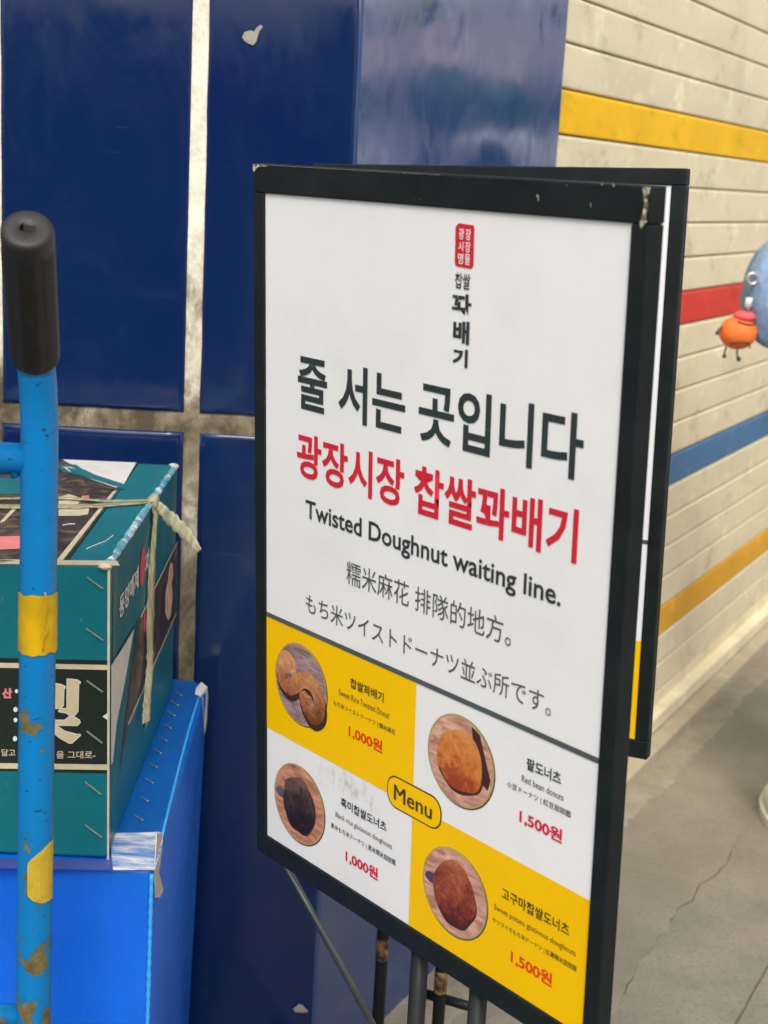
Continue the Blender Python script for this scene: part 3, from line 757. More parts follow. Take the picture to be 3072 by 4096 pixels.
for root, inv, L2, n_, u_ in ((front, finv, lf, Fn, Fu), (rear, rinv, lr, Rn, Ru)):
    c = (L2[0] + L2[1]) / 2; c.z = 0
    h = Vector((n_.x, n_.y, 0)).normalized(); uu = Vector((u_.x, u_.y, 0)).normalized()
    for s in (-1, 1):
        a = c + uu * s * 0.20
        link('foot', tube_me([a - h * 0.16 + Vector((0, 0, 0.0125)), a + h * 0.06 + Vector((0, 0, 0.0125))], 0.0115, 14), BLACK2, root, True, inv)
    link('foot_bar', tube_me([c - uu * 0.2 + Vector((0, 0, .0125)), c + uu * 0.2 + Vector((0, 0, .0125))], 0.0105, 14), BLACK2, root, True, inv)
# stretcher of the rear stand
a = planepx(1700, 3975, Ro + Rn * 0.05, Rn); b = planepx(1930, 4040, Ro + Rn * 0.05, Rn)
link('stretcher', tube_me([a, b], 0.0085, 14), BLACK2, rear, True, rinv)
# curved gusset where the front leg meets the frame
gp = planepx(1700, 3800, Fo + Fn * 0.015, Fn)
# diagonal brace rod of the front stand
a = planepx(1132, 3440, Fo + Fn * 0.02, Fn); b = hity(1492, 4100, a.y + 0.05)
b2 = a + (b - a) * 1.0
link('brace_rod', tube_me([a, b2, a + (b - a) * 1.35], 0.0046, 14), STEEL, front, True, finv)

# ---------------------------------------------------------------- hand truck
PY = 1.45
S1, S2 = hity(145, 1560, PY), hity(133, 4096, PY)
gb = hity(141, 1425, PY - 0.008)
gt = hity(110, 935, PY - 0.135)
lowx = S2.x - (S1.x - S2.x) * 0.8
truck = tag(empty('hand_truck', (lowx - 0.2, PY, 0)), 'chipped cyan hand truck with black rubber handle grips holding the stacked boxes', 'hand truck')
tinv = Matrix.Translation(-Vector(truck.location))
R1 = 0.0190
def pole(dx):
    v = Vector((dx, 0, 0))
    ctl = [Vector((lowx, PY + 0.01, 0.12)), Vector((S2.x - .001, PY, 0.5)), S2, hity(150, 2600, PY), hity(158, 1800, PY), hity(156, 1640, PY), hity(150, 1520, PY - 0.003), gb, gb + (gt - gb) * 0.6]
    p = smooth_path([c + v for c in ctl], 8)
    link('upright', tube_me(p, R1, 32), CYAN, truck, True, tinv)
    # ribbed rubber grip
    ax = (gt - gb).normalized(); L_ = (gt - gb).length
    x_ = ax.cross(Vector((0, 1, 0))).normalized(); y_ = ax.cross(x_)
    bm = bmesh.new(); rings = []; nb = 120; nseg = 64
    RG = 0.0238
    prof = []
    for i in range(nb + 1):
        s = i / nb; prof.append((s * L_, RG * (1.0 + 0.02 * (1 - s)), 0.0006 * (1 if i % 3 == 1 else -1) if 0.03 < s < 0.93 else 0))
    prof[0] = (0.0, RG * 0.93, 0); prof[1] = (0.002, RG * 1.02, 0)
    for (dz, k) in ((0.003, 0.985), (0.0055, 0.94), (0.0072, 0.86), (0.0080, 0.72), (0.0078, 0.5), (0.0074, 0.30), (0.0066, 0.26)):
        prof.append((L_ + dz, RG * k, 0))
    for s, r, rib in prof:
        ring = []
        for k in range(nseg):
            th = 2 * math.pi * k / nseg
            flat_ = 1.0 if (th * 6 / (2 * math.pi)) % 1 > 0.33 else 0.0
            rr = r + rib * flat_ - (0.0005 if flat_ == 0 and 0.004 < s < L_ - 0.008 else 0)
            ring.append(bm.verts.new(gb + v + ax * s + x_ * rr * math.cos(th) + y_ * rr * math.sin(th)))
        rings.append(ring)
    for a_, b_ in zip(rings, rings[1:]):
        for k in range(nseg): bm.faces.new((a_[k], a_[(k + 1) % nseg], b_[(k + 1) % nseg], b_[k]))
    # oblong hole through the end cap
    hole = []
    for k in range(nseg):
        th = 2 * math.pi * k / nseg
        hole.append(bm.verts.new(gb + v + ax * (L_ + 0.0068) + x_ * (0.0075 * max(-1, min(1, 1.3 * math.cos(th)))) + y_ * (0.0042 * max(-1, min(1, 1.3 * math.sin(th))))))
    for k in range(nseg): bm.faces.new((rings[-1][k], rings[-1][(k + 1) % nseg], hole[(k + 1) % nseg], hole[k]))
    pit = [bm.verts.new(q.co - ax * 0.012) for q in hole]
    for k in range(nseg): bm.faces.new((hole[k], hole[(k + 1) % nseg], pit[(k + 1) % nseg], pit[k]))
    bm.faces.new(pit); bm.faces.new(rings[0][::-1])
    bmesh.ops.recalc_face_normals(bm, faces=list(bm.faces))
    g = link('handle_grip', bm_mesh(bm), RUBBER, truck, True, tinv)
    return p
right_pole = pole(0)
pole(-0.42)
cz1, cz2 = hity(30, 1835, PY).z, hity(30, 4065, PY).z
for z, r in ((cz1, 0.0165), (cz2, 0.0125), (0.42, 0.0125)):
    link('crossbar', tube_me([Vector((S2.x - 0.42, PY + 0.002, z)), Vector((S2.x + .002, PY + 0.002, z))], r, 20), CYAN, truck, True, tinv)
link('weld_bead', tube_me([Vector((S1.x - .019, PY, cz1 + .012)), Vector((S1.x - .026, PY - .002, cz1)), Vector((S1.x - .019, PY - .002, cz1 - .018))], 0.006, 10), CYAN, truck, True, tinv)
# tape band and sticker wrapped round the upright
def wrap(y0, y1, th0, th1, dr, mat, name, rag=0.0):
    p0 = hity(148, y0, PY); p1 = hity(148, y1, PY); bm = bmesh.new(); R_ = []
    n, m_ = 14, 40
    for i in range(n + 1):
        z = p0.z + (p1.z - p0.z) * i / n
        k = min(range(len(right_pole)), key=lambda q: abs(right_pole[q].z - z)); k = max(1, min(k, len(right_pole) - 2))
        a_, b_ = (right_pole[k], right_pole[k + 1]) if right_pole[k].z < z else (right_pole[k - 1], right_pole[k])
        f = (z - a_.z) / (b_.z - a_.z + 1e-9); c = a_.lerp(b_, max(0, min(1, f)))
        row = []
        for j in range(m_ + 1):
            th = rad(th0 + (th1 - th0) * j / m_)
            e_ = rag * noise.noise(Vector((j * .35, i * .2, 3))) if i in (0, n) else 0
            if mat is STICK:   # rounded leaf outline
                s_ = i / n; half = min(1, (s_ * 3.2 + .04) ** .55) * (1 if s_ < .8 else (1 - ((s_ - .8) / .2) ** 2 * .75) ** .5)
                th = rad(th1 - (th1 - th0) * (1 - j / m_) * half)
            rr = R1 + dr + 0.0006 * noise.noise(Vector((j * .4, i * .5, 1)))
            row.append(bm.verts.new((c.x + rr * math.cos(th), c.y - rr * math.sin(th), z + e_)))
        R_.append(row)
    for i in range(n):
        for j in range(m_): bm.faces.new((R_[i][j], R_[i][j + 1], R_[i + 1][j + 1], R_[i + 1][j]))
    bmesh.ops.recalc_face_normals(bm, faces=list(bm.faces))
    return link(name, bm_mesh(bm), mat, truck, True, tinv)
wrap(2362, 2598, 0, 360, 0.0012, YTAPE, 'tape_band', 0.003)
wrap(3350, 3585, 100, 2, 0.0008, STICK, 'sticker')
# a lifted crease in the tape
c0, c1 = hity(180, 2370, PY - .0205), hity(170, 2600, PY - .0205)
cr = smooth_path([c0, hity(186, 2420, PY - .021), hity(178, 2490, PY - .021), hity(190, 2520, PY - .020), hity(174, 2550, PY - .021), c1], 5)
link('tape_crease', tube_me(cr, 0.0009, 6), YTAPE, truck, True, tinv)
link('toe_plate', box_me(lowx - 0.46, lowx + 0.04, PY + 0.03, PY + 0.36, 0.038, 0.044, 0.001), CYAN, truck, inv=tinv)
for s in (0.05, -0.47):
    cx = lowx + s
    tyre = tube_me([Vector((cx - 0.028, PY - 0.04, 0.105)), Vector((cx - 0.02, PY - 0.04, 0.105)), Vector((cx + 0.02, PY - 0.04, 0.105)), Vector((cx + 0.028, PY - 0.04, 0.105))], [0.09, 0.104, 0.104, 0.09], 28)
    tw = link('wheel', tyre, RUBBER, truck, True, tinv)
    link('rim', tube_me([Vector((cx - 0.031, PY - 0.04, 0.105)), Vector((cx + 0.031, PY - 0.04, 0.105))], 0.055, 24), STEEL, tw, inv=tinv)
link('axle', tube_me([Vector((lowx - .47, PY - 0.04, 0.105)), Vector((lowx + .05, PY - 0.04, 0.105))], 0.009, 12), STEEL, truck, True, tinv)

# ---------------------------------------------------------------- carton and blue plastic box
BXF, BXB = Vector((-0.3213, 1.6586, 0)), Vector((-0.3335, 2.270, 0))
ZB, ZT = 0.8300, 1.2086
su = (BXB - BXF).normalized()          # along the right side, away from camera
sn = Vector((su.y, -su.x, 0))          # outward normal of the right side
LEN = (BXB - BXF).length; WID = 0.46
box = tag(empty('cardboard_box', BXF + su * LEN / 2 - sn * WID / 2 + Vector((0, 0, ZB))), 'teal and black printed cardboard box tied with raffia on top of the blue plastic box', 'box')
binv = Matrix.Translation(-Vector(box.location))
BM4 = Matrix(((su.x, -sn.x, 0, BXF.x), (su.y, -sn.y, 0, BXF.y), (0, 0, 1, 0), (0, 0, 0, 1)))   # local: s along side, w to the left, z
me = box_me(0, LEN, 0, WID, ZB, ZT, 0.004, 3); me.transform(BM4); me.flip_normals()
bmx = bmesh.new(); bmx.from_mesh(me); bmesh.ops.recalc_face_normals(bmx, faces=list(bmx.faces)); me = bm_mesh(bmx)
link('body', me, TEAL, box, inv=binv)
fn = -su
def on_front(px, py, e_=0.0006): return hit(px, py, BXF + fn * e_, fn)
def on_side(px, py, e_=0.0006): return hit(px, py, BXF + sn * e_, sn)
def on_top(px, py, e_=0.0006): return hitz(px, py, ZT + e_)
def patch(pts, f, mat, name, e_=0.0006, lab=None):
    P = [f(px, py, e_) for px, py in pts]; me = poly_me(P)
    c = sum(P, Vector()) / len(P)
    if me.polygons[0].normal.dot(CAM - c) < 0: me.flip_normals()
    o = link(name, me, mat, box, inv=binv)
    if lab: o['label'] = lab
    return o
LX = -330
def band(yl, yr, hl, mat, name, e_): patch([(LX, yl - 6), (436, yr), (436, yr + hl), (LX, yl + hl - 6)], on_front, mat, name, e_)
band(2630, 2642, 452, CBLACK, 'printed_band', 0.0005)
band(2650, 2660, 20, CCREAM, 'printed_line', 0.0009)
band(3054, 3058, 22, CCREAM, 'printed_line', 0.0009)
# raw cut edges of the flaps
patch([(LX, 2232), (470, 2243), (478, 2262), (LX, 2252)], on_front, CCREAM, 'flap_edge', 0.0012)
patch([(430, 2260), (441, 2260), (436, 3440), (428, 3440)], on_front, CCREAM, 'flap_edge', 0.0011)
# big cream glyph (its right half shows) with pale outline, traced as strokes
def px3(x, y): return (x / 3.607, 2640 + y / 3.607)
glyph = [[(960, 268), (1040, 270), (1120, 282), (1166, 312), (1166, 335), (1142, 352), (1132, 740), (1090, 800), (1020, 818), (950, 770), (845, 752), (835, 735), (868, 700), (960, 706)],
         [(640, 345), (780, 328), (880, 345), (950, 378), (948, 405), (930, 425), (922, 660), (870, 705), (640, 712)],
         [(640, 860), (930, 862), (985, 815), (1060, 806), (1150, 860), (1166, 900), (1120, 952), (860, 950), (830, 945), (640, 935)],
         [(770, 930), (830, 948), (940, 1020), (1100, 1064), (1166, 1072), (1168, 1090), (1040, 1206), (990, 1206), (860, 1130), (740, 1040)]]
for gl in glyph:
    cx_ = sum(p[0] for p in gl) / len(gl); cy_ = sum(p[1] for p in gl) / len(gl)
    patch([px3(*p) for p in gl], on_front, CWHITE, 'printed_glyph', 0.0009)
    patch([px3(p[0] + (12 if p[0] < cx_ else -12), p[1] + (12 if p[1] < cy_ else -12)) for p in gl], on_front, CGOLD, 'printed_glyph', 0.0012)
def text_on(s, c00, c10, c01, f, mat, off, e_):
    """fit text s to the parallelogram top-left c00, top-right c10, bottom-left c01 (photo pixels) on a face"""
    me = fit_text(s, (0, 1, 0, 1), off, 0)
    A, B, Cc = f(*c00, e_), f(*c10, e_), f(*c01, e_)
    for v in me.vertices: v.co = A + (B - A) * v.co.x + (Cc - A) * (-v.co.z)
    return link('lettering', me, mat, box, inv=binv)
text_on('을 그대로-', (225, 3003), (382, 3004), (225, 3034), on_front, CCREAM, 0.01, 0.0010)
text_on('달고', (6, 2996), (62, 2997), (6, 3024), on_front, CCREAM, 0.01, 0.0010)
text_on('산', (8, 2752), (49, 2752), (8, 2793), on_front, CPINK, 0.05, 0.0010)
for (x_, y_, r_) in ((66, 2765, 7), (62, 2838, 9), (62, 2880, 8), (60, 2955, 9)):
    patch([(x_ + r_ * math.cos(k), y_ + r_ * 1.2 * math.sin(k)) for k in [i * .7854 for i in range(8)]], on_front, CWHITE, 'printed_glyph', 0.0009)
patch([(410, 2866), (436, 2848), (436, 2884)], on_front, CWHITE, 'printed_mark', 0.0010)
# staples
for (xa, ya, xb, yb) in ((350, 2312, 412, 2356), (346, 2516, 412, 2562), (348, 2724, 410, 2768), (348, 2926, 408, 2972), (342, 3130, 404, 3178), (342, 3302, 406, 3350)):
    a_, b_ = on_front(xa, ya, 0.0016), on_front(xb, yb, 0.0016)
    link('staple', tube_me([a_ + su * .002, a_, b_, b_ + su * .002], 0.0012, 6), STAPLE, box, inv=binv)
# right side print
q1 = lambda x, y: (430 + x / 2.766, 2100 + y / 2.766)
patch([q1(772, 190), q1(372, 1012), q1(330, 1040), q1(300, 1300), q1(195, 2200), (478, 3090), (462, 3200), (480, 3080), q1(232, 2200), q1(762, 968)], on_side, CPHOTO, 'photo_panel', 0.0006)
patch([q1(300, 1120), q1(120, 1420), q1(60, 1530), q1(42, 1560), (444, 3060), (452, 3050), q1(100, 2200), q1(200, 1700), q1(285, 1200)], on_side, CWHITE, 'printed_panel', 0.0006)
patch([q1(772, 178), q1(772, 200), q1(376, 1024), q1(362, 1012)], on_side, CCREAM, 'printed_line', 0.0009)
patch([q1(762, 962), q1(762, 985), q1(236, 2210), q1(224, 2196)], on_side, CCREAM, 'printed_line', 0.0009)
patch([q1(108, 1420), q1(300, 1110), q1(312, 1120), q1(120, 1440), q1(44, 1530), q1(44, 1505)], on_side, CBLACK, 'printed_line', 0.0008)
patch([q1(700, 410), q1(722, 430), q1(728, 560), q1(710, 640), q1(722, 780), q1(700, 1000), q1(670, 1060), q1(640, 980), q1(640, 760), q1(670, 600), q1(680, 480)], on_side, plain('pale_hand_photo', srgb(206, 166, 140), 0.45, 0.3, 40), 'bowl_photo', 0.0010)
text_on('동양매제', q1(132, 800), q1(345, 440), q1(132, 1060), on_side, CWHITE, 0.03, 0.0010)
text_on('과', q1(415, 340), q1(470, 230), q1(415, 560), on_side, CWHITE, 0.03, 0.0010)
patch([q1(400, 225), q1(416, 280), q1(416, 480), q1(400, 620), q1(380, 690), q1(362, 640), q1(364, 440), q1(380, 290)], on_side, CROSE, 'printed_mark', 0.0010)
patch([q1(430, 935), q1(442, 990), q1(438, 1110), q1(415, 1200), q1(400, 1150), q1(404, 1010)], on_side, CROSE, 'printed_mark', 0.0010)
patch([(454, 2300), (470, 2290), (464, 2620), (450, 2640)], on_side, plain('dull_teal_fold', C(0.015, 0.11, 0.12), .5), 'fold', 0.0006)
# top print
q2 = lambda x, y: (x / 2.242, 1800 + y / 2.242)
patch([q2(1225, 112), q2(560, 85), q2(-500, 60), q2(-900, 500), q2(-1100, 985), q2(560, 990), q2(620, 972)], on_top, CPHOTO, 'photo_panel', 0.0005)
patch([q2(1222, 112), q2(560, 84), q2(600, 110), q2(700, 150), q2(850, 220), q2(1112, 305)], on_top, CWHITE, 'printed_panel', 0.0009)
patch([q2(520, 150), q2(560, 130), q2(680, 130), q2(740, 170), q2(850, 225), q2(1125, 312), q2(1120, 350), q2(1050, 345), q2(860, 285), q2(700, 225), q2(560, 195)], on_top, TEAL, 'printed_panel', 0.0012)
patch([q2(560, 150), q2(640, 150), q2(760, 215), q2(1060, 322), q2(1040, 338), q2(860, 275), q2(720, 222), q2(620, 190)], on_top, CCREAM, 'printed_line', 0.0015)
patch([q2(600, 158), q2(660, 165), q2(860, 246), q2(1060, 322), q2(1030, 322), q2(800, 250), q2(640, 195)], on_top, TEAL, 'printed_line', 0.0018)
patch([q2(1052, 358), q2(1010, 372), q2(505, 990), q2(565, 985)], on_top, CCREAM, 'printed_line', 0.0010)
patch([q2(1225, 112), q2(1245, 112), q2(620, 982), q2(585, 982), q2(1075, 360)], on_top, CBLACK, 'printed_line', 0.0008)
patch([q2(175, 500), q2(120, 515), q2(-10, 655), q2(40, 640)], on_top, CCREAM, 'printed_line', 0.0010)
patch([q2(-60, 775), q2(180, 770), q2(180, 885), q2(-80, 895)], on_top, CPINK, 'photo_panel', 0.0010)
patch([q2(-60, 250), q2(180, 240), q2(180, 395), q2(-60, 395)], on_top, TEAL, 'printed_panel', 0.0009)
patch([q2(525, 420), q2(620, 395), q2(700, 420), q2(740, 440), q2(700, 480), q2(800, 520), q2(790, 575), q2(700, 590), q2(525, 590)], on_top, CCREAM, 'noodle_photo', 0.0010)
patch([q2(730, 410), q2(800, 408), q2(800, 428), q2(735, 440)], on_top, CPINK, 'noodle_photo', 0.0013)
# worn light edge between top and side, worn corners
def edge_strip(pa, pb, w_, mat, up_=0.0012):
    a_, b_ = on_top(*pa, 0.0), on_top(*pb, 0.0); n_ = 60; bm = bmesh.new(); R_ = []
    for i in range(n_ + 1):
        c = BXF + su * (LEN * (0.002 + 0.996 * i / n_)) + Vector((0, 0, ZT)); k = w_ * (0.75 + 0.5 * noise.noise(Vector((i * .35, 0, 0)))) 
        R_.append([bm.verts.new(c - sn * k + Vector((0, 0, .0010))), bm.verts.new(c - sn * 0.003 + Vector((0, 0, up_ + .0006))), bm.verts.new(c + sn * 0.0012 + Vector((0, 0, -.001))), bm.verts.new(c + sn * 0.0012 + Vector((0, 0, -k * .6)))])
    for i in range(n_):
        for j in range(3): bm.faces.new((R_[i][j], R_[i + 1][j], R_[i + 1][j + 1], R_[i][j + 1]))
    bmesh.ops.recalc_face_normals(bm, faces=list(bm.faces)); return link('worn_edge', bm_mesh(bm), mat, box, True, binv)
edge_strip((478, 2245), (712, 1862), 0.009, WORN)
for (c, r_) in ((BXF + Vector((0, 0, ZT)), 0.007), (BXB + Vector((0, 0, ZT)), 0.007)):
    bm = bmesh.new(); bmesh.ops.create_icosphere(bm, subdivisions=3, radius=r_)
    for v in bm.verts: v.co = Vector((v.co.x * 1.2, v.co.y, v.co.z * 0.6)) + c - Vector((0.006, -0.0, 0.002)) + v.co.normalized() * .0012 * noise.noise(v.co * 400)
    link('worn_corner', bm_mesh(bm), CCREAM, box, True, binv)
# crease scratches
for pa, pb in (((345, 2195), (420, 2165)), ((425, 2163), (452, 2142)), ((250, 2100), (300, 2095))):
    a_, b_ = on_top(*pa, .0008), on_top(*pb, .0008)
    link('scratch', tube_me([a_, (a_ + b_) / 2 + Vector((0, .002, 0)), b_], 0.0006, 5), CWHITE, box, inv=binv)
# raffia: two bands over the top, one down the side, knot and loose end
def ribbon(pts, w_, name, mat, wdir, th=0.0006):
    P = smooth_path(pts, 8); V = []; F = []; n_ = len(P)
    for i, p in enumerate(P):
        k = w_ if not hasattr(w_, '__len__') else w_[0] + (w_[1] - w_[0]) * i / (n_ - 1)
        if hasattr(w_, '__len__') and len(w_) > 2: k = w_[2] * math.sin(math.pi * (0.12 + 0.82 * i / (n_ - 1))) + w_[0]
        k *= 1 + 0.5 * noise.noise(Vector((i * .6, 2, 7))); d_ = wdir * k * 0.5; wv = 0.0022 * noise.noise(Vector((i * .5, 0, w_[0] if hasattr(w_, '__len__') else w_)))
        for s in (-1, -0.3, 0.35, 1): V.append(p + d_ * s + Vector((wv * s, 0, wv * (0.8 if abs(s) < .5 else 0))))
    for i in range(n_ - 1):
        for j in range(3): F.append((4 * i + j, 4 * i + j + 1, 4 * i + 5 + j, 4 * i + 4 + j))
    o = link(name, poly_me(V, F), mat, box, True, binv)
    sol = o.modifiers.new('thick', 'SOLIDIFY'); sol.thickness = th; return o
kn = on_side(616, 2012, 0.002); kn.z = ZT + 0.001
ribbon([kn + Vector((.003, 0, .002)), on_top(430, 2018, .003), on_top(200, 2025, .003), on_top(-320, 2020, .003)], 0.026, 'raffia_band', TWINE, Vector((0.03, 1, 0)).normalized())
ribbon([kn + Vector((.002, 0, .003)), on_top(440, 2002, .0045), on_top(200, 1990, .0045), on_top(-320, 2000, .0045)], 0.012, 'raffia_band', TWINE, Vector((0.03, 1, 0)).normalized())
ribbon([kn + Vector((0.002, -.004, -.004)), on_side(618, 2120, .003), on_side(612, 2300, .003), on_side(606, 2500, .003), on_side(596, 2700, .003), on_side(588, 2900, .003) ], 0.040, 'raffia_band', TWINE, su)
ribbon([kn + Vector((0.004, 0, -.002)), on_side(604, 2300, .005), on_side(598, 2500, .006), on_side(600, 2640, .008), on_side(588, 2800, .010), on_side(584, 2890, .012)], (0.010, 0.018), 'raffia_tail', TWINE, (su + sn * .6).normalized())
bm = bmesh.new(); bmesh.ops.create_icosphere(bm, subdivisions=3, radius=0.011)
for v in bm.verts: v.co = Vector((v.co.x * .8, v.co.y * 1.2, v.co.z)) * (1 + .25 * noise.noise(v.co * 120)) + kn
link('raffia_knot', bm_mesh(bm), TWINE, box, True, binv)
e0, e1, e2_, e3 = kn + Vector((0.004, -0.004, -.002)), hity(680, 2070, kn.y - .02), hity(745, 2135, kn.y - .035), hity(798, 2205, kn.y - .05)
ribbon([e0, e1, e2_, e3], (0.005, 0.010, 0.015), 'raffia_tail', TWINE, Vector((0.72, -.15, 0.68)).normalized())

# blue plastic box below
crate = tag(empty('plastic_box', (-0.48, 1.97, 0.044)), 'bright blue corrugated plastic box under the teal cardboard box, staples along its lid', 'box')
cinv = Matrix.Translation(-Vector(crate.location))
ZC = 0.8276
top = [Vector((-0.261, 1.639, ZC)), Vector((-0.2800, 2.305, ZC)), Vector((-0.80, 2.33, ZC)), Vector((-0.80, 1.639, ZC))]
bot = [Vector((-0.270, 1.645, 0.046)), Vector((-0.300, 2.290, 0.046)), Vector((-0.79, 2.31, 0.046)), Vector((-0.79, 1.645, 0.046))]
bm = bmesh.new(); tv = [bm.verts.new(p) for p in top]; bv = [bm.verts.new(p) for p in bot]
bm.faces.new(tv); bm.faces.new(bv[::-1])
for i in range(4): bm.faces.new((bv[i], bv[(i + 1) % 4], tv[(i + 1) % 4], tv[i]))
bmesh.ops.recalc_face_normals(bm, faces=list(bm.faces))
bmesh.ops.bevel(bm, geom=[e_ for e_ in bm.edges], offset=0.007, segments=3, profile=0.5, affect='EDGES')
bmesh.ops.recalc_face_normals(bm, faces=list(bm.faces))
link('body', bm_mesh(bm), BPLAS, crate, True, cinv)
def ctop(px, py, e_=0.0006): return hitz(px, py, ZC + e_)
# lid flap: slightly raised sheet with rolled edge near the right rim
me = poly_me([ctop(*p, .0022) for p in ((655, 3345), (806, 2745), (770, 2722), (600, 2712), (0, 2700), (0, 3340))])
if me.polygons[0].normal.z < 0: me.flip_normals()
o = link('lid', me, BPLAS, crate, inv=cinv); sol = o.modifiers.new('t', 'SOLIDIFY'); sol.thickness = 0.002; sol.offset = -1
# bright welded ridge
rp = [ctop(648, 3345, .003), ctop(700, 3130, .003), ctop(752, 2930, .003), ctop(795, 2790, .003)]
link('welded_ridge', tube_me(smooth_path(rp, 8), 0.0022, 8), BEDGE, crate, True, cinv)
cf = hit(614, 3490, Vector((0, 1.6385, 0)), Vector((0, 1, 0)))
ed = [Vector((-0.2622, 1.6402, ZC - .006)) , Vector((-0.2665, 1.6424, 0.45)), Vector((-0.2700, 1.645, 0.06))]
edp = []
for i in range(160):
    f = i / 159; p = ed[0].lerp(ed[2], f); edp.append(p)
link('welded_ridge', tube_me(edp, [0.0020 + 0.0005 * (i % 3) + 0.0004 * random.random() for i in range(160)], 8), BEDGE, crate, True, cinv)
for (x_, y_) in ((1325, 320), (1298, 392), (1272, 470), (1245, 562), (1212, 655), (1172, 748), (1140, 850), (1110, 965), (1075, 1100), (1035, 1240)):
    px, py = x_ / 1.843, 2600 + y_ / 1.843
    L_ = 12
    a_, b_ = ctop(px - L_ * 1.7, py - L_ * .8, .0035), ctop(px + L_ * .6, py + L_ * .7, .0035)
    link('staple', tube_me([a_ - Vector((0, 0, .003)), a_, b_, b_ - Vector((0, 0, .003))], 0.0010, 6), STAPLE, crate, inv=cinv)
    c = b_ + Vector((0, 0, .0004)); bm = bmesh.new(); bmesh.ops.create_icosphere(bm, subdivisions=2, radius=0.0019)
    for v in bm.verts: v.co += c
    link('staple_leg', bm_mesh(bm), STAPLE, crate, True, cinv)
# milky tape over the front right corner of the top, and down the corners
def tape_patch(P, name='packing_tape', mat=CTAPE):
    me = poly_me(P); c = sum(P, Vector()) / len(P)
    if me.polygons[0].normal.dot(CAM - c) < 0: me.flip_normals()
    o = link(name, me, mat, crate, inv=cinv); s_ = o.modifiers.new('t', 'SOLIDIFY'); s_.thickness = 0.0008; return o
tape_patch([ctop(444, 3332, .0035), ctop(560, 3330, .0035), ctop(640, 3326, .0035), ctop(654, 3340, .0035), ctop(640, 3420, .002), ctop(620, 3478, .0015), ctop(452, 3478, .0015), ctop(446, 3420, .003)])
tape_patch([ctop(-60, 3432, .0012), ctop(450, 3438, .0012), ctop(450, 3478, .0014), ctop(-60, 3470, .0014)], 'lid_lip', plain('hazy_blue_lip', srgb(60, 74, 140), 0.4, 0.2, 20))
fs = Vector((su.x, su.y, 0))
side_n = Vector((0.999, 0.029, 0)).normalized()
def cside(px, py, e_=0.0012): return hit(px, py, Vector((-0.2610 , 1.639, 0)) + side_n * e_, side_n)
tape_patch([cside(628, 3335), cside(648, 3330), cside(650, 3400), cside(636, 3490), cside(654, 3560), cside(640, 3590), cside(622, 3590), cside(618, 3490)], 'packing_tape', plain('white_tape_scrap', srgb(205, 196, 188), .5, .25, 40))
bk = Vector((-0.2795, 2.298, ZC))
tape_patch([ctop(786, 2752, .004), ctop(806, 2728, .004), ctop(830, 2748, .001), cside(832, 2790), cside(828, 2880), cside(820, 2935), cside(815, 2860), cside(812, 2790), ctop(800, 2785, .004), ctop(782, 2776, .004)], 'packing_tape', plain('white_tape_scrap_b', srgb(206, 204, 205), .5, .2, 40))

# ---------------------------------------------------------------- person with bag
def skin_me(verts, edges, radii, sub=2, root=0):
    me = bpy.data.meshes.new('sk'); me.from_pydata([tuple(v) for v in verts], edges, [])
    ob = bpy.data.objects.new('tmp', me); COL.objects.link(ob)
    ob.modifiers.new('s', 'SKIN'); s2 = ob.modifiers.new('u', 'SUBSURF'); s2.levels = sub; s2.render_levels = sub
    for i, sv in enumerate(me.skin_vertices[0].data):
        r = radii[i]; sv.radius = r if hasattr(r, '__len__') else (r, r); sv.use_root = (i == root)
    bpy.context.view_layer.update()
    out = bpy.data.meshes.new_from_object(ob.evaluated_get(bpy.context.evaluated_depsgraph_get()))
    bpy.data.objects.remove(ob); bpy.data.meshes.remove(me)
    for p in out.polygons: p.use_smooth = True
    return out
def merge(mes):
    bm = bmesh.new()
    for m_ in mes: bm.from_mesh(m_)
    me = bm_mesh(bm)
    for p in me.polygons: p.use_smooth = True
    return me
def chain(pts, rr, sub=1): return skin_me(pts, [(i, i + 1) for i in range(len(pts) - 1)], rr, sub)
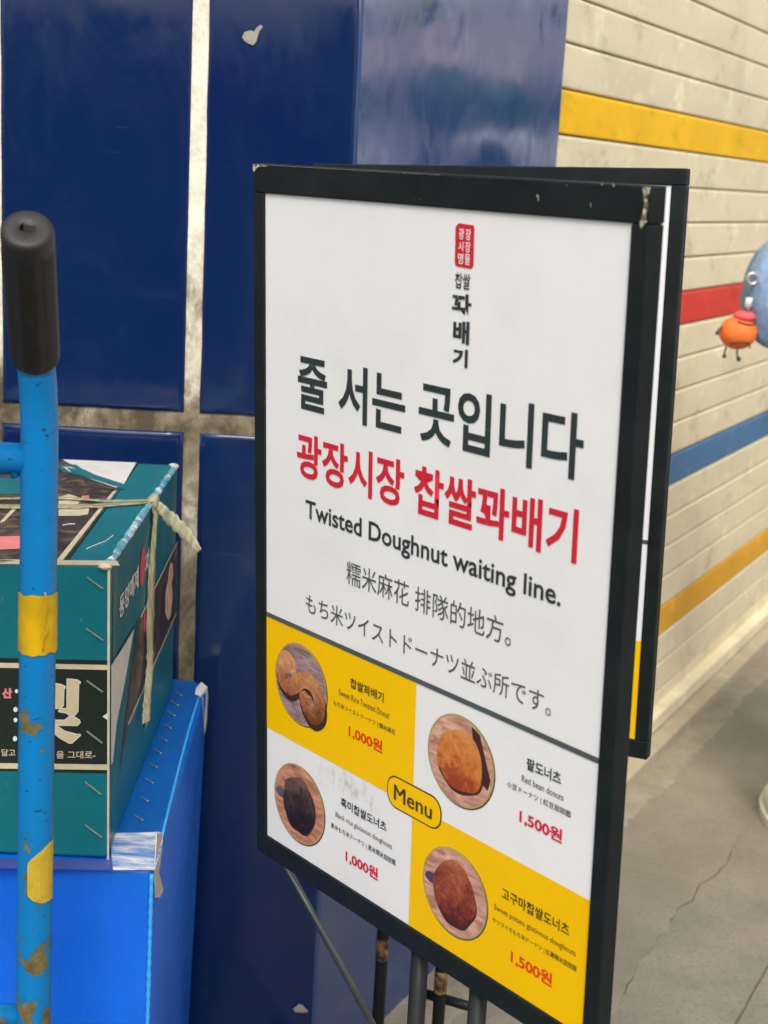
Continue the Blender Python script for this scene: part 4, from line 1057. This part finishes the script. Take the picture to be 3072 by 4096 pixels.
def build_person(loc, rotz, label, top_m, leg_m, stride=0.08, group=None, hold=False):
    r = tag(empty('person', loc, (0, 0, rotz)), label, 'person', group)
    f = stride     # left foot forward (-Y is the way the figure faces)
    V = [(0, 0, .92), (0, 0, 1.05), (0, .01, 1.22), (0, .01, 1.38), (0, .01, 1.45), (0, -.01, 1.52), (0, -.02, 1.60), (0, -.02, 1.68)]
    E = [(i, i + 1) for i in range(7)]; Rr = [(.15, .11), (.13, .095), (.15, .11), (.13, .09), (.06, .055), (.052, .055), (.074, .088), (.062, .072)]
    def add(p, rr, frm): V.append(p); Rr.append(rr); E.append((frm, len(V) - 1)); return len(V) - 1
    hands = []
    for s in (-1, 1):
        k = add((s * .10, 0, .86), .090, 0); k = add((s * .10, -s * f * .4, .50), .056, k); k = add((s * .10, s * -f + .04 if s > 0 else f, .28), .048, k)
        fy = -f if s > 0 else f
        k = add((s * .10, fy + .03, .10), .034, k); k = add((s * .10, fy - .03, .045), .036, k); add((s * .105, fy - .12, .035), .030, k)
        k = add((s * .17, .01, 1.39), .055, 3)
        if hold:      # forearms raised, hands on the bag strap
            k = add((s * .190, .05, 1.22), .043, k); k = add((s * .185, .03, 1.12), .037, k); k = add((s * .12, -.12, 1.22), .026, k)
            hp = Vector((s * .10, -.15, 1.26))
        else:
            k = add((s * .215, .02, 1.20), .043, k); k = add((s * .225, .02 - .02, 1.09), .037, k); k = add((s * .22, -.05, .90), .026, k)
            hp = Vector((s * .22, -.065, .85))
        k = add(tuple(hp), (.022, .034), k); hands.append((s, hp))
    mes = [skin_me(V, E, Rr, 2)]
    for s, h in hands:
        for j, (dy, L_) in enumerate(((-.026, .070), (-.009, .078), (.009, .073), (.025, .058))):
            up_ = -1 if hold else 1
            b = h + Vector((0, dy, -.02 * up_)); mes.append(chain([b, b + Vector((-s * .004, 0, -L_ * .45 * up_)), b + Vector((-s * .014, -.01 * hold, -L_ * .8 * up_)), b + Vector((-s * .028, -.02 * hold, -L_ * up_))], [.0095, .009, .0082, .007]))
        b = h + Vector((-s * .004, -.028, .01)); mes.append(chain([b, b + Vector((-s * .012, -.026, -.018)), b + Vector((-s * .020, -.034, -.045))], [.0105, .0095, .008]))
    # nose and ears
    mes.append(chain([(0, -.095, 1.655), (0, -.112, 1.625), (0, -.104, 1.612)], [.008, .012, .010]))
    for s in (-1, 1): mes.append(chain([(s * .074, -.005, 1.66), (s * .082, .0, 1.64), (s * .076, -.002, 1.61)], [.008, .012, .007]))
    link('body', merge(mes), SKIN, r)
    for s in (-1, 1):
        bm = bmesh.new(); bmesh.ops.create_uvsphere(bm, u_segments=12, v_segments=8, radius=.011)
        for v in bm.verts: v.co += Vector((s * .031, -.088, 1.652))
        e_ = link('eye', bm_mesh(bm), EYEW, r, True)
        bm = bmesh.new(); bmesh.ops.create_uvsphere(bm, u_segments=12, v_segments=8, radius=.006)
        for v in bm.verts: v.co += Vector((s * .031, -.0948, 1.652))
        link('iris', bm_mesh(bm), HAIR, e_, True)
        link('eyebrow', chain([(s * .018, -.101, 1.674), (s * .032, -.100, 1.679), (s * .046, -.090, 1.674)], [.003, .003, .0025]), HAIR, r)
    link('mouth', chain([(-.022, -.096, 1.580), (0, -.101, 1.577), (.022, -.096, 1.580)], [.004, .006, .004]), LIPS, r)
    link('hair', merge([skin_me([(0, .02, 1.74), (0, .045, 1.66), (0, .05, 1.57)], [(0, 1), (1, 2)], [(.066, .074), (.080, .068), (.062, .045)], 2), skin_me([(0, -.062, 1.725), (0, -.01, 1.755), (0, .04, 1.73)], [(0, 1), (1, 2)], [(.052, .03), (.066, .045), (.06, .05)], 2)]), HAIR, r)
    # clothes
    ex, ez = (.193, 1.20) if hold else (.222, 1.19)
    Vt = [(0, 0, .88), (0, 0, 1.05), (0, .01, 1.22), (0, .01, 1.39), (-.17, .01, 1.395), (-ex, .04 if hold else .02, ez), (.17, .01, 1.395), (ex, .04 if hold else .02, ez), (0, .005, 1.455)]
    link('shirt', skin_me(Vt, [(0, 1), (1, 2), (2, 3), (3, 4), (4, 5), (3, 6), (6, 7), (3, 8)], [(.175, .13), (.155, .115), (.168, .125), (.15, .105), .072, .066, .072, .066, (.072, .066)], 2), top_m, r)
    Vl = [(0, 0, .95), (-.10, 0, .82), (-.10, f * .4, .52), (.10, 0, .82), (.10, -f * .4, .52)]
    link('shorts', skin_me(Vl, [(0, 1), (1, 2), (0, 3), (3, 4)], [(.168, .125), .112, .092, .112, .092], 2), leg_m, r)
    for s in (-1, 1):
        fy = -f if s > 0 else f
        sh_ = skin_me([(s * .10, fy + .055, .055), (s * .10, fy, .062), (s * .102, fy - .08, .050), (s * .105, fy - .155, .040)], [(0, 1), (1, 2), (2, 3)], [(.040, .045), (.044, .052), (.046, .040), (.040, .030)], 2)
        so = link('shoe', sh_, SHOE, r)
        V2 = []; F2 = []
        n_ = 28
        for z in (0.0, 0.024):
            for i in range(n_):
                th = 2 * math.pi * i / n_; V2.append((s * .103 + .049 * math.cos(th) * (1 - .12 * math.sin(th)), fy - .052 - .142 * -math.sin(th), z))
        F2 = [tuple(range(n_)), tuple(range(n_, 2 * n_))] + [(i, (i + 1) % n_, n_ + (i + 1) % n_, n_ + i) for i in range(n_)]
        ms = poly_me(V2, F2); bb = bmesh.new(); bb.from_mesh(ms); bmesh.ops.recalc_face_normals(bb, faces=list(bb.faces)); link('sole', bm_mesh(bb), SOLE, so)
    return r
shoe_at = hitz(3050, 3330)
DARKC = plain('dark_clothing', C(0.03, 0.035, 0.06), 0.8, 0.2, 10)
GREYC = plain('grey_clothing', C(0.20, 0.20, 0.21), 0.8, 0.2, 10)
person = build_person((shoe_at.x + 0.160, shoe_at.y + 0.02, 0), rad(172), 'passer-by at the right edge, only a white trainer and ankle in view', plain('cream_shirt', C(.6, .56, .5), .8), DARKC, 0.02, hold=True)
# denim bag carried on the near arm
bp = lambda x, y, Y=3.56: hity(x, y, Y)
bagc = Vector((bp(3140, 1200).x, 3.56, bp(3140, 1200).z))
bag = tag(empty('denim_bag', (bagc.x, 3.56, bagc.z - 0.16)), 'pale blue denim shoulder bag with a metal eyelet at the right edge', 'bag')
ginv = Matrix.Translation(-Vector(bag.location))
out = [(3300, 930), (3180, 905), (3090, 960), (3050, 985), (3015, 1030), (2990, 1090), (2975, 1160), (2968, 1230), (2985, 1290), (3010, 1345), (3030, 1372), (3090, 1398), (3180, 1430), (3300, 1440)]
P = [bp(*p) for p in out]; cen = sum(P, Vector()) / len(P)
bm = bmesh.new(); rings = []
for k, (s, dy) in enumerate(((0.80, .075), (0.93, .055), (1.0, .02), (1.0, -.02), (0.93, -.05), (0.78, -.068), (.4, -.08))):
    ring = []
    for i, p in enumerate(P):
        q = cen + (p - cen) * s + Vector((0, dy, 0)); q += Vector((0.010 * noise.noise(q * 22), 0.020 * noise.noise(q * 14), 0.008 * noise.noise(q * 20 + Vector((3, 1, 2)))))
        ring.append(bm.verts.new(q))
    rings.append(ring)
for a_, b_ in zip(rings, rings[1:]):
    for i in range(len(P)): bm.faces.new((a_[i], a_[(i + 1) % len(P)], b_[(i + 1) % len(P)], b_[i]))
bm.faces.new(rings[0]); bm.faces.new(rings[-1])
bmesh.ops.recalc_face_normals(bm, faces=list(bm.faces))
o = link('pouch', bm_mesh(bm), DENIM, bag, True, ginv); s_ = o.modifiers.new('sub', 'SUBSURF'); s_.levels = 2; s_.render_levels = 2
ec = bp(3010, 1115, 3.495)
def torus(c, R_, r_, n1=28, n2=10, ax=(0, -1, 0)):
    bm = bmesh.new(); A = Vector(ax).normalized(); X = A.orthogonal().normalized(); Y = A.cross(X); g = []
    for i in range(n1):
        th = 2 * math.pi * i / n1; d_ = X * math.cos(th) + Y * math.sin(th)
        g.append([bm.verts.new(c + d_ * (R_ + r_ * math.cos(2 * math.pi * j / n2)) + A * r_ * math.sin(2 * math.pi * j / n2)) for j in range(n2)])
    for i in range(n1):
        for j in range(n2): bm.faces.new((g[i][j], g[(i + 1) % n1][j], g[(i + 1) % n1][(j + 1) % n2], g[i][(j + 1) % n2]))
    bmesh.ops.recalc_face_normals(bm, faces=list(bm.faces)); return bm_mesh(bm)
link('eyelet', torus(ec, .0125, .0042), BRASS, bag, True, ginv)
link('strap', tube_me(smooth_path([bp(3150, 920), Vector((shoe_at.x + .0, 3.60, 1.50)), Vector((shoe_at.x + .03, 3.66, 1.46))], 6), .012, 10), DENIM, bag, True, ginv)
link('fringe', merge([tube_me([bp(2990 + 8 * i, 1190, 3.50), bp(2982 + 9 * i, 1230 + 10 * (i % 2), 3.50)], .004, 6) for i in range(3)]), CWHITE, bag, inv=ginv)
# round charm
cc = bp(2952, 1330, 3.52)
charm = tag(empty('bag_charm', cc), 'round orange plush bag charm with dark dangling cords beside the denim bag', 'charm')
kinv = Matrix.Translation(-cc)
RC = 0.0415
bm = bmesh.new(); bmesh.ops.create_uvsphere(bm, u_segments=36, v_segments=24, radius=RC)
for v in bm.verts: v.co = Vector((v.co.x * 1.08, v.co.y, v.co.z * 0.98)) + cc
link('ball', bm_mesh(bm), ORANGE, charm, True, kinv)
bm = bmesh.new(); bmesh.ops.create_uvsphere(bm, u_segments=24, v_segments=16, radius=.026)
for v in bm.verts: v.co = Vector((v.co.x * 1.05, v.co.y * 1.1, v.co.z * .55)) + cc + Vector((.010, -.006, .040))
link('cap', bm_mesh(bm), PINK, charm, True, kinv)
link('seam', tube_me(smooth_path([cc + Vector((-.012, -.034, .030)), cc + Vector((.012, -.036, .024)), cc + Vector((.034, -.026, .024))], 6), .0016, 6), CORD, charm, True, kinv)
link('seam', tube_me(smooth_path([cc + Vector((-.022, -.031, -.024)), cc + Vector((0, -.038, -.020)), cc + Vector((.020, -.034, -.022)), cc + Vector((.026, -.028, -.034))], 6), .0018, 6), CORD, charm, True, kinv)
for pts in ([(2925, 1300), (2893, 1308), (2874, 1320), (2868, 1340)], [(2905, 1385), (2898, 1410), (2897, 1432)], [(2950, 1395), (2948, 1418), (2958, 1445)]):
    p_ = smooth_path([hity(x_, y_, 3.51) for x_, y_ in pts], 5)
    link('cord', tube_me(p_, [.0022] * (len(p_) - 4) + [.004, .0055, .005, .002], 8), CORD, charm, True, kinv)
link('cord', tube_me([cc + Vector((.012, -.01, .05)), bp(2985, 1225, 3.51)], .0018, 6), CORD, charm, True, kinv)

# passers-by out of frame, mirrored in the glossy column
for (x_, y_, a_, tm, lm, lab) in ((3.2, 5.3, 40, DARKC, GREYC, 'passer-by in dark shirt across the lane, mirrored in the tiles'),
                                 (2.5, 4.6, 200, GREYC, DARKC, 'passer-by in grey shirt walking up the lane near the shutter'),
                                 (4.2, 4.9, 120, plain('blue_shirt', C(.06, .12, .25), .8), DARKC, 'passer-by in blue shirt farther across the lane')):
    build_person((x_, y_, 0), rad(a_), lab, tm, lm, 0.12)
